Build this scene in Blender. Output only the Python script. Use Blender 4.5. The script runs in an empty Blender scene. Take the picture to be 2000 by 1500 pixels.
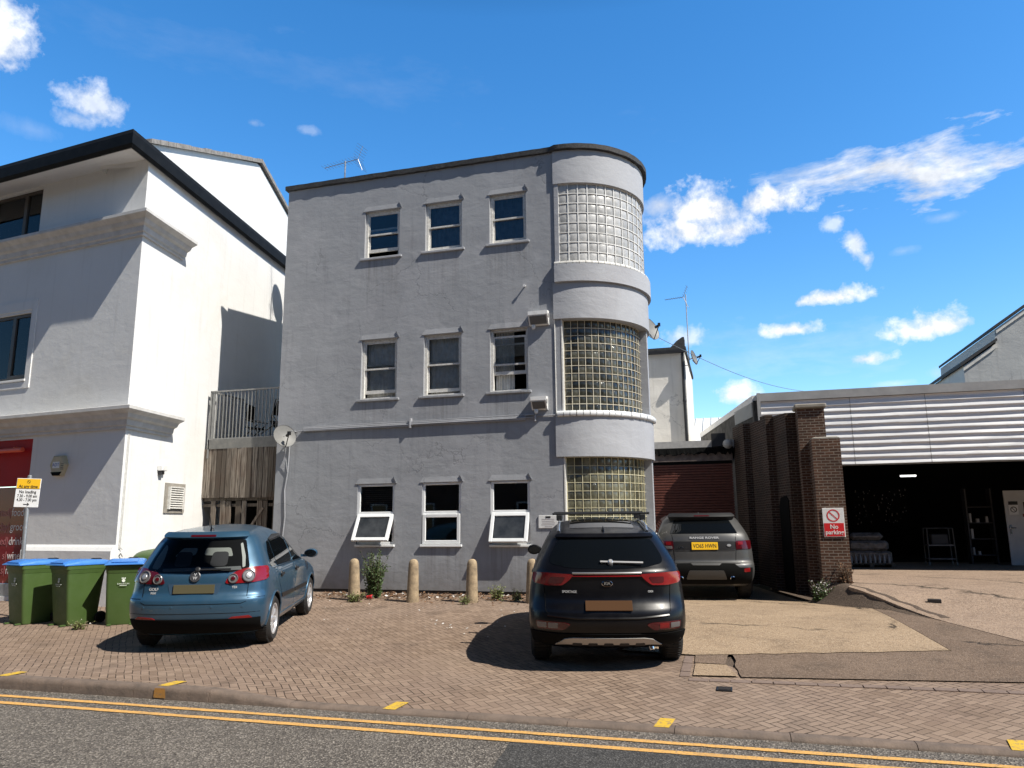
import bpy, bmesh, math, random
from mathutils import Vector, Matrix
from mathutils.geometry import delaunay_2d_cdt
R = math.radians
random.seed(7)
scene = bpy.context.scene
COL = scene.collection

# ------------------------------------------------------------------ camera
cam = bpy.data.cameras.new('camera'); camo = bpy.data.objects.new('camera', cam); COL.objects.link(camo)
cam.sensor_width = 36; cam.lens = 26.04; cam.clip_end = 2000
_rt = Vector((.960, .279, -.009)).normalized(); _fw = Vector((-.272, .945, .183)).normalized()
_up = _rt.cross(_fw).normalized(); _rt = _fw.cross(_up)
M4 = Matrix((_rt, _up, -_fw)).transposed().to_4x4(); M4.translation = Vector((3.933, -14.759, 1.45))
camo.matrix_world = M4
scene.camera = camo

# ------------------------------------------------------------------ sun
SUN = Vector((.627, -.202, .753)).normalized()
sl = bpy.data.lights.new('sun', 'SUN'); sl.energy = 5.0; sl.angle = R(.5); sl.color = (1, .945, .85)
so = bpy.data.objects.new('sun', sl); COL.objects.link(so)
so.rotation_euler = SUN.to_track_quat('Z', 'Y').to_euler(); so.location = (20, -10, 30)

# ------------------------------------------------------------------ exposure
vs = scene.view_settings
vs.view_transform = 'Standard'; vs.look = 'None'; vs.exposure = 0.5; vs.gamma = 1.0

# ------------------------------------------------------------------ node helper
class NT:
    def __init__(s, tree): s.t = tree; s.N = tree.nodes; s.L = tree.links
    def new(s, ty, ins=None, **kw):
        n = s.N.new(ty)
        for k, v in kw.items(): setattr(n, k, v)
        if ins:
            for k, v in ins.items(): s.put(n.inputs[k], v)
        return n
    def put(s, sock, v):
        if isinstance(v, bpy.types.NodeSocket): s.L.new(v, sock)
        elif isinstance(v, (tuple, list, Vector)) and sock.type == 'RGBA' and len(v) == 3: sock.default_value = (*v, 1)
        else: sock.default_value = v
    def m(s, op, a, b=None, c=None, clamp=False):
        n = s.N.new('ShaderNodeMath'); n.operation = op; n.use_clamp = clamp
        for i, v in enumerate((a, b, c)):
            if v is not None: s.put(n.inputs[i], v)
        return n.outputs[0]
    def vm(s, op, a, b=None, out=0):
        n = s.N.new('ShaderNodeVectorMath'); n.operation = op; s.put(n.inputs[0], a)
        if b is not None: s.put(n.inputs[3 if op == 'SCALE' else 1], b)
        return n.outputs['Value' if op in ('DOT_PRODUCT', 'LENGTH', 'DISTANCE') else 0]
    def mix(s, f, a, b, mode='MIX'):
        n = s.N.new('ShaderNodeMix'); n.data_type = 'RGBA'; n.blend_type = mode
        s.put(n.inputs[0], f); s.put(n.inputs[6], a); s.put(n.inputs[7], b); return n.outputs[2]
    def noise(s, vec, scale, detail=4, rough=.55, dist=0, out=0):
        n = s.N.new('ShaderNodeTexNoise'); s.put(n.inputs['Vector'], vec); n.inputs['Scale'].default_value = scale
        n.inputs['Detail'].default_value = detail; n.inputs['Roughness'].default_value = rough; n.inputs['Distortion'].default_value = dist
        return n.outputs[out]
    def ramp(s, f, a, b, lo=0., hi=1.):
        n = s.N.new('ShaderNodeMapRange'); n.clamp = True; s.put(n.inputs[0], f)
        n.inputs[1].default_value = a; n.inputs[2].default_value = b; n.inputs[3].default_value = lo; n.inputs[4].default_value = hi
        return n.outputs[0]

# ------------------------------------------------------------------ world: Nishita sky with clouds placed by direction
world = bpy.data.worlds.new('World'); scene.world = world; world.use_nodes = True
w = NT(world.node_tree); w.N.clear()
sky = w.new('ShaderNodeTexSky', sky_type='NISHITA', sun_disc=False, sun_elevation=math.asin(SUN.z),
            sun_rotation=math.atan2(SUN.x, SUN.y), altitude=50, air_density=1.0, dust_density=.35, ozone_density=2.5)
tc = w.new('ShaderNodeTexCoord'); D = tc.outputs['Generated']
hs0 = w.new('ShaderNodeHueSaturation', {'Hue': .500, 'Saturation': 1.34, 'Value': 2.05, 'Color': sky.outputs[0]})
sxyz = w.new('ShaderNodeSeparateXYZ', {0: D})
zen = w.m('MULTIPLY', w.ramp(sxyz.outputs[2], .60, .78, 1.0, .10), w.ramp(sxyz.outputs[1], -.5, .25, .40, 1.0))     # sky dimmed overhead and behind the camera to weaken ambient light
class hs: outputs = [w.mix(1.0, hs0.outputs[0], w.new('ShaderNodeCombineColor', {0: zen, 1: zen, 2: zen}).outputs[0], 'MULTIPLY')]
n1 = w.noise(D, 9, 9, .62, .25); n2 = w.noise(D, 30, 7, .6, .3)
nz = w.m('ADD', w.m('MULTIPLY', w.noise(D, 5, 3, .5), .35), w.m('ADD', w.m('MULTIPLY', n1, .55), w.m('MULTIPLY', n2, .25)))
mps = w.new('ShaderNodeMapping', {'Vector': D, 'Scale': (1, 1, 3.4)})
nzs = w.m('ADD', w.m('MULTIPLY', w.noise(mps.outputs[0], 7, 10, .6, .3), .8), w.m('MULTIPLY', w.noise(mps.outputs[0], 28, 8, .62, .2), .32))
nzp = w.m('ADD', w.m('MULTIPLY', w.noise(D, 13, 10, .6, .1), .7), w.m('MULTIPLY', w.noise(D, 46, 8, .62, .15), .42))
def dirpx(px, py):
    v = _fw + _rt * ((px - 1000) / 1446.7) - _up * ((py - 750) / 1446.7); return v.normalized()
acc = None
# (direction read at, half width, half height, strength, flat-base factor)
CL = [(1380, 415, 150, 62, 1.0, 1.25), (1490, 395, 120, 42, 1.0, 1.3), (1345, 452, 110, 46, 1.0, 1.3), (1430, 450, 80, 40, .9, 1.2), (1290, 400, 50, 34, .7, 1.0), (1970, 292, 260, 56, .9, 1.0), (1780, 312, 270, 36, .85, 1.0), (1600, 334, 200, 18, .6, 1.0),
      (1612, 583, 105, 24, 1.0, 1.7), (1540, 645, 68, 20, .95, 1.6), (1830, 640, 92, 34, 1.0, 1.7), (1690, 702, 52, 17, .85, 1.4),
      (1335, 662, 62, 30, .6, 1.2), (1442, 772, 50, 24, .85, 1.3), (1672, 478, 26, 38, .75, 1.06), (1694, 508, 18, 20, .6, 1.06), (1628, 438, 22, 18, .55, 1.06), (1845, 424, 40, 14, .4, 1.0),
      (1765, 490, 34, 14, .4, 1.0), (1832, 728, 24, 18, .5, 1.0), (1750, 748, 44, 10, .5, 1.0), (-4, 78, 54, 66, .9, 1.06), (186, 206, 56, 40, .7, 1.06), (150, 232, 40, 16, .4, 1.06), (60, 252, 56, 20, .25, 1.0),
      (494, 240, 20, 11, .2, 1.06), (605, 256, 26, 11, .2, 1.06), (1560, 690, 300, 60, .22, 1.0), (520, 115, 560, 46, .07, 1.0)]
for px, py, sx, sy, st, fb in CL:
    c = dirpx(px, py); r = Vector((c.y, -c.x, 0)).normalized(); u = r.cross(c).normalized()
    if u.z < 0: u = -u
    a = w.m('MULTIPLY', w.vm('DOT_PRODUCT', D, r), 1446.7 / sx)
    b = w.m('MULTIPLY', w.vm('DOT_PRODUCT', D, u), 1446.7 / sy)
    if fb != 1.0: b = w.m('MAXIMUM', b, w.m('MULTIPLY', b, -fb))
    d = w.m('SQRT', w.m('ADD', w.m('MULTIPLY', a, a), w.m('MULTIPLY', b, b)))
    soft = .6 if st < .3 else (.75 if st < .7 else 1.15)
    k = w.m('MULTIPLY', w.m('ADD', w.m('SUBTRACT', 1.0, d), w.m('MULTIPLY', w.m('SUBTRACT', nzp if fb > 1.05 else (nzs if sx > 3.5 * sy else nz), .60), 3.6 if fb > 1.05 else 4.8)), 1.45 if fb > 1.05 else soft, clamp=True)
    front = w.m('GREATER_THAN', w.vm('DOT_PRODUCT', D, c), 0)
    k = w.m('MULTIPLY', w.m('MULTIPLY', k, st), front)
    acc = k if acc is None else w.m('MAXIMUM', acc, k)
lum = w.ramp(nzp, .42, .68, .70, 1.1)
ccol = w.vm('SCALE', (9.2, 9.4, 9.7), lum)
CLOUD_MIX = w.mix(acc, hs.outputs[0], ccol)
bg = w.new('ShaderNodeBackground', {'Color': CLOUD_MIX, 'Strength': .085})
wo = w.new('ShaderNodeOutputWorld'); w.L.new(bg.outputs[0], wo.inputs[0])

# ------------------------------------------------------------------ materials
def newmat(name):
    m = bpy.data.materials.new(name); m.use_nodes = True; t = NT(m.node_tree); t.N.clear()
    b = t.new('ShaderNodeBsdfPrincipled'); o = t.new('ShaderNodeOutputMaterial'); t.L.new(b.outputs[0], o.inputs[0])
    c = t.new('ShaderNodeTexCoord')
    return m, t, b, c.outputs['Object'], c.outputs['UV']
def setbump(t, b, h, strength=.4, dist=.01, prev=None):
    n = t.new('ShaderNodeBump', {'Height': h, 'Strength': strength, 'Distance': dist})
    if prev is not None: t.L.new(prev, n.inputs['Normal'])
    t.L.new(n.outputs[0], b.inputs['Normal']); return n.outputs[0]
def P(name, col, rough=.6, metal=0, col2=None, ns=6, bump=0, bs=40, coat=0, spec=.5, bd=.004, rv=0):
    m, t, b, O, U = newmat(name)
    if col2:
        f = t.ramp(t.noise(O, ns, 6, .6), .32, .68); b.inputs['Base Color'].default_value = (*col, 1)
        t.put(b.inputs['Base Color'], t.mix(f, col, col2))
    else: b.inputs['Base Color'].default_value = (*col, 1)
    b.inputs['Roughness'].default_value = rough; b.inputs['Metallic'].default_value = metal
    if rv: t.put(b.inputs['Roughness'], t.ramp(t.noise(O, ns * 1.7, 5), .3, .7, rough - rv, rough + rv))
    b.inputs['Coat Weight'].default_value = coat; b.inputs['Coat Roughness'].default_value = .03
    b.inputs['Specular IOR Level'].default_value = spec
    if bump: setbump(t, b, t.noise(O, bs, 5, .6), bump, bd)
    return m
def plaster(name, col, col2, stain, lump=.6, crack=True, streak=.25, grime=0.):
    m, t, b, O, U = newmat(name)
    big = t.noise(O, .9, 5, .55, .4); mid = t.noise(O, 5, 5, .6, .6); fine = t.noise(O, 55, 4, .6); mpw = t.new('ShaderNodeMapping', {'Vector': O, 'Scale': (.7, .7, 1.5)}); trow = t.noise(mpw.outputs[0], 2.6, 8, .62, .35)
    c = t.mix(t.ramp(big, .35, .65), col, col2)
    c = t.mix(t.m('MULTIPLY', t.ramp(t.noise(O, .45, 4, .6, .8), .52, .72), .5), c, stain)
    mp = t.new('ShaderNodeMapping', {'Vector': O, 'Scale': (5, 5, .35)})
    st = t.ramp(t.noise(mp.outputs[0], 1.3, 6, .65), .55, .8)
    c = t.mix(t.m('MULTIPLY', st, streak), c, tuple(x * .62 for x in stain))
    c = t.mix(t.m('MULTIPLY', t.ramp(fine, .6, .75), .18), c, tuple(x * .6 for x in col))
    zz = t.new('ShaderNodeSeparateXYZ', {0: O}).outputs[2]
    if grime:      # dirt run-off below the nine sills
        xx = t.new('ShaderNodeSeparateXYZ', {0: O}).outputs[0]
        fx = t.m('ABSOLUTE', t.m('SUBTRACT', t.m('MULTIPLY', t.m('FRACT', t.m('DIVIDE', t.m('ADD', xx, 4.18), 1.523)), 1.523), .7615))
        inx = t.m('MULTIPLY', t.ramp(fx, .40, .56, 1, 0), t.m('MULTIPLY', t.ramp(xx, .45, .6, 1, 0), t.ramp(xx, -4.35, -4.1, 0, 1)))
        fzz = t.m('MULTIPLY', t.m('FRACT', t.m('DIVIDE', t.m('SUBTRACT', zz, 1.0), 3.23)), 3.23)
        run = t.m('MULTIPLY', t.ramp(fzz, 1.95, 3.2, 0, 1), inx)
        mpd = t.new('ShaderNodeMapping', {'Vector': O, 'Scale': (13, 13, .5)})
        run = t.m('MULTIPLY', run, t.ramp(t.noise(mpd.outputs[0], 1.0, 5, .6), .42, .68))
        c = t.mix(t.m('MULTIPLY', run, .45), c, (.13, .118, .11))
        pt_ = t.ramp(t.noise(O, .62, 3, .5, .3), .545, .565)
        c = t.mix(t.m('MULTIPLY', pt_, .22), c, (.40, .40, .425))
    gm = t.m('MULTIPLY', t.ramp(t.m('ADD', zz, t.m('MULTIPLY', t.noise(O, 3.5, 6, .7), 1.0)), .55, 1.15, 1, 0), grime)
    c = t.mix(gm, c, (.12, .105, .09))
    h = t.m('ADD', t.m('ADD', t.m('MULTIPLY', big, 2.0), t.m('MULTIPLY', trow, 1.1)), t.m('ADD', t.m('MULTIPLY', mid, .45), t.m('MULTIPLY', fine, .06)))
    if crack:
        v = t.new('ShaderNodeTexVoronoi', {'Vector': t.vm('ADD', O, t.vm('SCALE', t.noise(O, 1.6, 5, .6, out=1), .9)), 'Scale': .42}, feature='DISTANCE_TO_EDGE')
        cr = t.m('MULTIPLY', t.ramp(v.outputs[0], .0, .006, 1, 0), t.ramp(t.noise(O, .5, 2), .47, .55))
        c = t.mix(t.m('MULTIPLY', cr, .38), c, (.08, .08, .085)); h = t.m('SUBTRACT', h, t.m('MULTIPLY', cr, .12))
    t.put(b.inputs['Base Color'], c); b.inputs['Roughness'].default_value = .75; b.inputs['Specular IOR Level'].default_value = .3
    setbump(t, b, h, lump, .022); return m
def brickmat(name, c1, c2, mort, bw=.225, rh=.075, ms=.010, stain=(.02, .018, .016), bumpd=.006):
    m, t, b, O, U = newmat(name)
    dv = t.vm('ADD', U, t.vm('SCALE', t.vm('SUBTRACT', t.noise(O, 9, 3, .5, out=1), (.5, .5, .5)), .010))
    n = t.new('ShaderNodeTexBrick', {'Vector': dv, 'Color1': c1, 'Color2': c2, 'Mortar': mort, 'Scale': 1.0, 'Mortar Size': ms, 'Mortar Smooth': .25, 'Bias': -.1, 'Brick Width': bw, 'Row Height': rh})
    c = t.mix(t.m('MULTIPLY', t.ramp(t.noise(O, 1.1, 6, .65), .45, .7), .6), n.outputs[0], stain)
    c = t.mix(t.m('MULTIPLY', t.ramp(t.noise(O, 26, 5, .7), .55, .75), .35), c, tuple(x * 1.8 for x in c1))
    t.put(b.inputs['Base Color'], c); b.inputs['Roughness'].default_value = .85; b.inputs['Specular IOR Level'].default_value = .25
    h = t.m('ADD', t.m('MULTIPLY', n.outputs['Fac'], -1.0), t.m('MULTIPLY', t.noise(O, 45, 5, .7), .6))
    setbump(t, b, h, .9, bumpd); return m
def glassmat(name, tint=(.01, .012, .016), rough=.03, see=.0, spec=.5):
    m, t, b, O, U = newmat(name)
    b.inputs['Base Color'].default_value = (*tint, 1); b.inputs['Roughness'].default_value = rough; b.inputs['Specular IOR Level'].default_value = spec
    setbump(t, b, t.noise(O, 1.3, 2), .03, .01)
    if see:
        o = [n for n in t.N if n.type == 'OUTPUT_MATERIAL'][0]
        tr = t.new('ShaderNodeBsdfTransparent', {'Color': (.93, .95, .96)})
        gl = t.new('ShaderNodeBsdfGlossy', {'Color': (1, 1, 1), 'Roughness': rough})
        fr = t.new('ShaderNodeFresnel', {'IOR': 1.5})
        ms = t.new('ShaderNodeMixShader', {0: t.m('MULTIPLY', fr.outputs[0], 1.0, clamp=True), 1: tr.outputs[0], 2: gl.outputs[0]})
        t.L.new(ms.outputs[0], o.inputs[0])
    return m
def paint(name, col, flake=.35, rough=.32, coat=1, metal=.45, dirtc=.10, spec=.5):
    m, t, b, O, U = newmat(name)
    b.inputs['Specular IOR Level'].default_value = spec
    dirt = t.ramp(t.noise(O, 3.5, 6, .65), .45, .8)
    b.inputs['Metallic'].default_value = metal; b.inputs['Coat Weight'].default_value = coat; b.inputs['Coat Roughness'].default_value = .02
    t.put(b.inputs['Base Color'], t.mix(t.m('MULTIPLY', dirt, dirtc), col, (.16, .14, .12)))
    t.put(b.inputs['Roughness'], t.ramp(dirt, 0, 1, rough, rough + .15))
    t.put(b.inputs['Coat Roughness'], t.ramp(dirt, 0, 1, .015, .06))
    return m

def herring(name):
    m, t, b, O, U = newmat(name)
    mp = t.new('ShaderNodeMapping', {'Vector': U, 'Rotation': (0, 0, R(47)), 'Scale': (12.2, 12.2, 1)})
    wob = t.vm('SCALE', t.vm('SUBTRACT', t.noise(U, 2.2, 3, .5, out=1), (.5, .5, .5)), .55)
    sp = t.new('ShaderNodeSeparateXYZ', {0: t.vm('ADD', mp.outputs[0], wob)})
    x, y = sp.outputs[0], sp.outputs[1]
    i, j = t.m('FLOOR', x), t.m('FLOOR', y); fx, fy = t.m('SUBTRACT', x, i), t.m('SUBTRACT', y, j)
    d = t.m('FLOORED_MODULO', t.m('SUBTRACT', i, j), 4.0)
    eq = lambda k: t.m('COMPARE', d, float(k), .1)
    e0, e1, e2, e3 = eq(0), eq(1), eq(2), eq(3)
    dl = t.m('ADD', fx, e1); dr = t.m('ADD', t.m('SUBTRACT', 1.0, fx), e0)
    db = t.m('ADD', fy, e2); dt = t.m('ADD', t.m('SUBTRACT', 1.0, fy), e3)
    dist = t.m('MINIMUM', t.m('MINIMUM', dl, dr), t.m('MINIMUM', db, dt))
    idx = t.m('SUBTRACT', i, e1); idy = t.m('SUBTRACT', j, e2)
    cv = t.new('ShaderNodeCombineXYZ', {0: idx, 1: idy}); wn = t.new('ShaderNodeTexWhiteNoise', {'Vector': cv.outputs[0]}, noise_dimensions='2D')
    rv = wn.outputs['Value']
    wide = t.ramp(t.noise(U, .8, 3, .6), .35, .7, .035, .095)
    jm = t.m('SUBTRACT', 1.0, t.m('DIVIDE', dist, wide), clamp=True)
    jm = t.m('MULTIPLY', t.m('MULTIPLY', jm, 1.6, clamp=True), t.ramp(t.noise(U, 3.1, 4, .6), .28, .5, .35, 1.0))
    base = t.mix(rv, (.184, .129, .093), (.276, .201, .148))
    base = t.mix(t.m('MULTIPLY', t.ramp(t.noise(U, .55, 5, .65), .42, .66), .65), base, (.235, .170, .132))
    base = t.mix(t.m('MULTIPLY', t.ramp(t.noise(U, 90, 3, .7), .58, .72), .45), base, (.42, .34, .28))
    base = t.mix(t.m('MULTIPLY', t.ramp(t.noise(U, 60, 3, .7), .60, .74), .4), base, (.09, .065, .05))
    oil = t.ramp(t.noise(U, 1.1, 5, .62, .6), .58, .70)
    base = t.mix(t.m('MULTIPLY', oil, .55), base, (.085, .062, .048))
    base = t.mix(t.m('MULTIPLY', t.ramp(t.noise(U, .33, 4, .6), .5, .68), .35), base, (.30, .235, .185))
    c = t.mix(jm, base, (.045, .032, .025))
    t.put(b.inputs['Base Color'], c); b.inputs['Roughness'].default_value = .88; b.inputs['Specular IOR Level'].default_value = .2
    h = t.m('ADD', t.m('ADD', t.m('MULTIPLY', jm, -1.0), t.m('MULTIPLY', rv, .45)), t.m('MULTIPLY', t.noise(U, 70, 4, .7), .35))
    setbump(t, b, h, .8, .008); return m
def asphalt(name, c1, c2, speck, sc=110, speckamt=.5, bumpd=.006, stain=None, cracks=0):
    m, t, b, O, U = newmat(name)
    c = t.mix(t.ramp(t.noise(U, .7, 6, .65), .35, .65), c1, c2)
    if stain: c = t.mix(t.m('MULTIPLY', t.ramp(t.noise(U, 1.7, 7, .7, .5), .5, .68), .75), c, stain)
    v = t.new('ShaderNodeTexVoronoi', {'Vector': U, 'Scale': sc}); sp_ = t.new('ShaderNodeSeparateColor', {0: v.outputs['Color']})
    c = t.mix(t.m('MULTIPLY', t.ramp(sp_.outputs[0], .55, 1.0), speckamt), c, speck)
    c = t.mix(t.m('MULTIPLY', t.ramp(sp_.outputs[1], .62, 1.0), speckamt * 1.2), c, tuple(x * .3 for x in c1))
    h = t.m('ADD', t.m('MULTIPLY', v.outputs['Distance'], -1.2), t.m('MULTIPLY', t.noise(U, 14, 5, .6), .8))
    if cracks:
        vv = t.new('ShaderNodeTexVoronoi', {'Vector': t.vm('ADD', U, t.vm('SCALE', t.noise(U, 1.8, 6, .65, out=1), .7)), 'Scale': cracks}, feature='DISTANCE_TO_EDGE')
        cr = t.m('MULTIPLY', t.ramp(vv.outputs[0], 0, .012, 1, 0), t.ramp(t.noise(U, .7, 2), .46, .56))
        c = t.mix(cr, c, (.03, .025, .02)); h = t.m('SUBTRACT', h, t.m('MULTIPLY', cr, 3))
    t.put(b.inputs['Base Color'], c); b.inputs['Roughness'].default_value = .9; b.inputs['Specular IOR Level'].default_value = .2
    setbump(t, b, h, .8, bumpd); return m
def wornpaint(name, col, under, amt=.5, sc=45):
    m, t, b, O, U = newmat(name)
    f = t.m('MAXIMUM', t.m('MULTIPLY', t.ramp(t.noise(U, sc, 6, .75), .50, .62), amt), t.m('MULTIPLY', t.ramp(t.noise(U, 3, 6, .7), .52, .75), amt))
    c = t.mix(f, t.mix(t.noise(U, 5, 4), col, tuple(x * .82 for x in col)), under)
    t.put(b.inputs['Base Color'], c); b.inputs['Roughness'].default_value = .8
    setbump(t, b, t.noise(U, 110, 4, .7), .6, .004); return m
def blockglass(name, c1, c2, rough, glint=0.):
    m, t, b, O, U = newmat(name)
    v = t.new('ShaderNodeAttribute', attribute_name='blk'); r = v.outputs['Fac']
    sp_ = t.new('ShaderNodeSeparateXYZ', {0: O})
    c = t.mix(r, c1, c2)
    c = t.mix(t.m('MULTIPLY', t.ramp(t.noise(O, 14, 4, .6), .4, .7), .4), c, tuple(x * .5 for x in c1))
    t.put(b.inputs['Base Color'], c); b.inputs['Roughness'].default_value = rough
    b.inputs['Specular IOR Level'].default_value = .6; b.inputs['Coat Weight'].default_value = .25 if glint else .1; b.inputs['Coat Roughness'].default_value = .12
    setbump(t, b, t.noise(O, 16 if glint else 30, 3, .5, .8), .5 if glint else .15, .02); return m
MT = {}
def mats():
    g = MT
    g['grey'] = plaster('grey_painted_render', (.290, .299, .318), (.320, .329, .348), (.266, .266, .284), .42, True, .55, .45)
    g['white'] = plaster('white_painted_render', (.69, .69, .68), (.72, .72, .71), (.63, .61, .555), .26, False, .26)
    g['band'] = plaster('grey_band_render', (.335, .343, .366), (.368, .376, .398), (.31, .305, .325), .5, False, .15)
    g['offwhite'] = plaster('weathered_white_render', (.72, .69, .63), (.78, .75, .69), (.55, .52, .46), .45, True, .4)
    g['farwhite'] = plaster('dull_white_render', (.46, .46, .45), (.52, .52, .50), (.36, .35, .33), .4, True, .5)
    g['stone'] = P('cornice_stone', (.62, .61, .595), .8, 0, (.49, .48, .46), 5, .4, 30)
    g['felt'] = P('bitumen_felt', (.022, .022, .024), .8, 0, (.05, .05, .05), 14, .7, 30, bd=.01)
    g['black'] = P('black_plastic', (.012, .012, .013), .45)
    g['mblack'] = P('matt_black', (.006, .006, .006), .9, spec=.1)
    g['gutter'] = P('black_gutter_plastic', (.006, .006, .006), .6, 0, (.012, .012, .012), 5, spec=.15)
    g['frame'] = P('old_white_gloss_paint', (.70, .69, .66), .5, 0, (.50, .48, .44), 18, .4, 60)
    g['upvc'] = P('white_upvc', (.82, .83, .83), .28, 0, (.76, .77, .77), 5)
    g['wmetal'] = P('white_metal', (.78, .78, .77), .4, 0, (.65, .64, .62), 7)
    g['brown'] = P('brown_window_frame', (.075, .062, .050), .45)
    g['pane'] = glassmat('window_glass', rough=.015, see=1)
    g['cardglass'] = glassmat('tinted_car_glass', (.004, .005, .006), .012, 0, .55)
    g['dusty'] = P('dusty_window_glass', (.060, .064, .068), .2, 0, (.022, .025, .028), 4)
    g['brickd'] = brickmat('shaded_sooty_brick', (.030, .015, .010), (.066, .032, .020), (.12, .098, .08), .165, .0565, .0085)  # brick copy with the wall run's shade put into its colour, besides soot
    g['room'] = P('dark_room', (.03, .03, .032), .9)
    g['roomw'] = P('dim_room_wall', (.16, .15, .14), .9)
    g['net'] = P('net_curtain', (.78, .77, .73), .9, 0, (.55, .54, .51), 8)
    g['darkcurt'] = P('dark_curtain', (.10, .11, .15), .9, 0, (.05, .055, .08), 8)
    g['blk3'] = blockglass('frosted_glass_block', (.36, .355, .34), (.52, .515, .50), .35)
    g['blk2'] = blockglass('clear_glass_block', (.018, .019, .015), (.12, .117, .088), .10, 1)
    g['blk1'] = blockglass('yellowed_glass_block', (.05, .05, .036), (.20, .193, .13), .12, 1)
    g['mort3'] = P('white_block_joint', (.74, .74, .73), .7, 0, (.60, .59, .57), 20)
    g['mort2'] = P('cream_block_joint', (.62, .59, .49), .7, 0, (.40, .34, .24), 12)
    g['mort1'] = P('yellow_block_joint', (.60, .57, .42), .7, 0, (.48, .43, .25), 12)
    g['brick'] = brickmat('dark_brick', (.062, .029, .018), (.118, .056, .034), (.22, .18, .145), .165, .0565, .0085)
    g['shutter'] = P('brown_shutter', (.15, .047, .033), .5, 0, (.11, .037, .027), 8, rv=.1)
    g['conc'] = P('concrete', (.30, .275, .235), .85, 0, (.21, .19, .16), 7, .6, 45, bd=.006)
    g['bollard'] = P('bollard_concrete', (.40, .30, .185), .85, 0, (.20, .15, .095), 9, .8, 40, bd=.008)
    g['galv'] = P('galvanised_steel', (.42, .43, .44), .45, .6, (.30, .31, .32), 9)
    g['alum'] = P('aluminium', (.60, .61, .62), .3, .9)
    g['chrome'] = P('chrome', (.75, .75, .76), .08, 1)
    g['silver'] = P('silver_paint', (.50, .50, .50), .35, .6)
    g['dish'] = P('dish_grey', (.19, .188, .18), .55, 0, (.15, .148, .14), 6)
    g['bing'] = P('green_bin_plastic', (.052, .095, .022), .5, 0, (.062, .108, .028), 5, .15, 70, rv=.08)
    g['binb'] = P('blue_lid_plastic', (.035, .17, .52), .4, 0, (.06, .22, .58), 5)
    g['red'] = P('red_fascia', (.42, .010, .010), .55, 0, (.34, .009, .010), 2, spec=.15)
    g['redglass'] = glassmat('red_window_film', (.20, .012, .016), .06)
    g['orange'] = P('orange_red_tube', (.75, .10, .045), .4)
    g['textdim'] = P('dim_pink_lettering', (.42, .14, .14), .6)
    g['textw'] = P('white_lettering', (.78, .74, .72), .6)
    g['swhite'] = P('sign_white', (.78, .78, .77), .4, 0, (.70, .69, .67), 8)
    g['syel'] = P('sign_yellow', (.80, .46, .02), .4)
    g['sred'] = P('sign_red', (.62, .02, .025), .4)
    g['sblk'] = P('sign_black', (.012, .012, .012), .5)
    g['wood'] = None
    g['leaf'] = P('leaf_green', (.085, .13, .040), .6, 0, (.05, .085, .025), 30)
    g['leafy'] = P('leaf_yellow_green', (.19, .21, .065), .6, 0, (.11, .14, .045), 30)
    g['dead'] = P('dead_leaf', (.20, .105, .05), .8, 0, (.10, .055, .03), 25)
    g['litter'] = P('pale_litter', (.62, .60, .57), .7)
    g['twig'] = P('twig', (.12, .085, .055), .8)
    g['tyre'] = P('tyre_rubber', (.013, .013, .013), .75, 0, (.022, .021, .020), 9, .3, 60)
    g['rim'] = P('silver_alloy', (.58, .58, .59), .3, .55)
    g['rimd'] = P('dark_alloy', (.10, .10, .105), .35, .6)
    g['lampr'] = P('red_lens', (.20, .005, .007), .15, 0, coat=.5)
    g['lampd'] = P('dark_red_lens', (.07, .003, .006), .1, 0, coat=.6)
    g['lampw'] = P('clear_lens', (.17, .165, .165), .3, .3, coat=.4)
    g['badge'] = P('badge_silver', (.50, .50, .50), .35, .2)
    g['plate'] = P('plain_yellow_plate', (.46, .32, .06), .4)
    g['platey'] = P('yellow_plate', (.85, .50, .02), .35)
    g['plateo'] = P('plain_olive_plate', (.085, .075, .042), .9, spec=.1)
    g['plateb'] = P('plain_brown_plate', (.070, .035, .017), .9, spec=.1)
    g['blue'] = paint('blue_metallic_paint', (.030, .086, .146), rough=.35, metal=.4, coat=.7)
    g['bpaint'] = paint('black_car_paint', (.003, .003, .0045), rough=.3, metal=0, coat=.13, dirtc=.006, spec=.3)
    g['gpaint'] = paint('grey_metallic_paint', (.060, .060, .060), rough=.45, metal=.3, coat=.35)
    g['pave'] = herring('herringbone_block_paving')
    g['road'] = asphalt('road_asphalt', (.105, .092, .080), (.135, .118, .102), (.40, .355, .30), 72, .7, .012)
    g['roadd'] = asphalt('new_asphalt', (.050, .048, .046), (.060, .058, .056), (.20, .19, .18), 72, .5, .008)
    g['slab'] = asphalt('old_concrete_slab', (.350, .255, .168), (.285, .205, .134), (.54, .43, .31), 62, .45, .006, (.190, .135, .090), .25)
    g['tarm'] = asphalt('worn_tarmac', (.140, .098, .070), (.182, .130, .094), (.34, .26, .20), 66, .42, .006, (.095, .070, .052), .2)
    g['fore'] = asphalt('concrete_forecourt', (.315, .228, .166), (.262, .190, .140), (.47, .37, .29), 62, .55, .006, (.180, .128, .095), .18)
    g['lip'] = asphalt('tarmac_lip', (.085, .062, .048), (.11, .082, .062), (.22, .17, .13), 70, .5, .008)
    g['ground'] = asphalt('bare_ground', (.12, .11, .09), (.15, .13, .11), (.2, .18, .15), 60, .4)
    g['kerb'] = P('kerb_concrete', (.185, .137, .106), .85, 0, (.105, .08, .064), 6, .7, 45, bd=.008)
    g['yline'] = wornpaint('yellow_line_paint', (.70, .38, .10), (.20, .15, .10), .8, 38)
    g['yblip'] = wornpaint('kerb_mark_paint', (.66, .42, .03), (.24, .17, .10), .95, 26)
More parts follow.
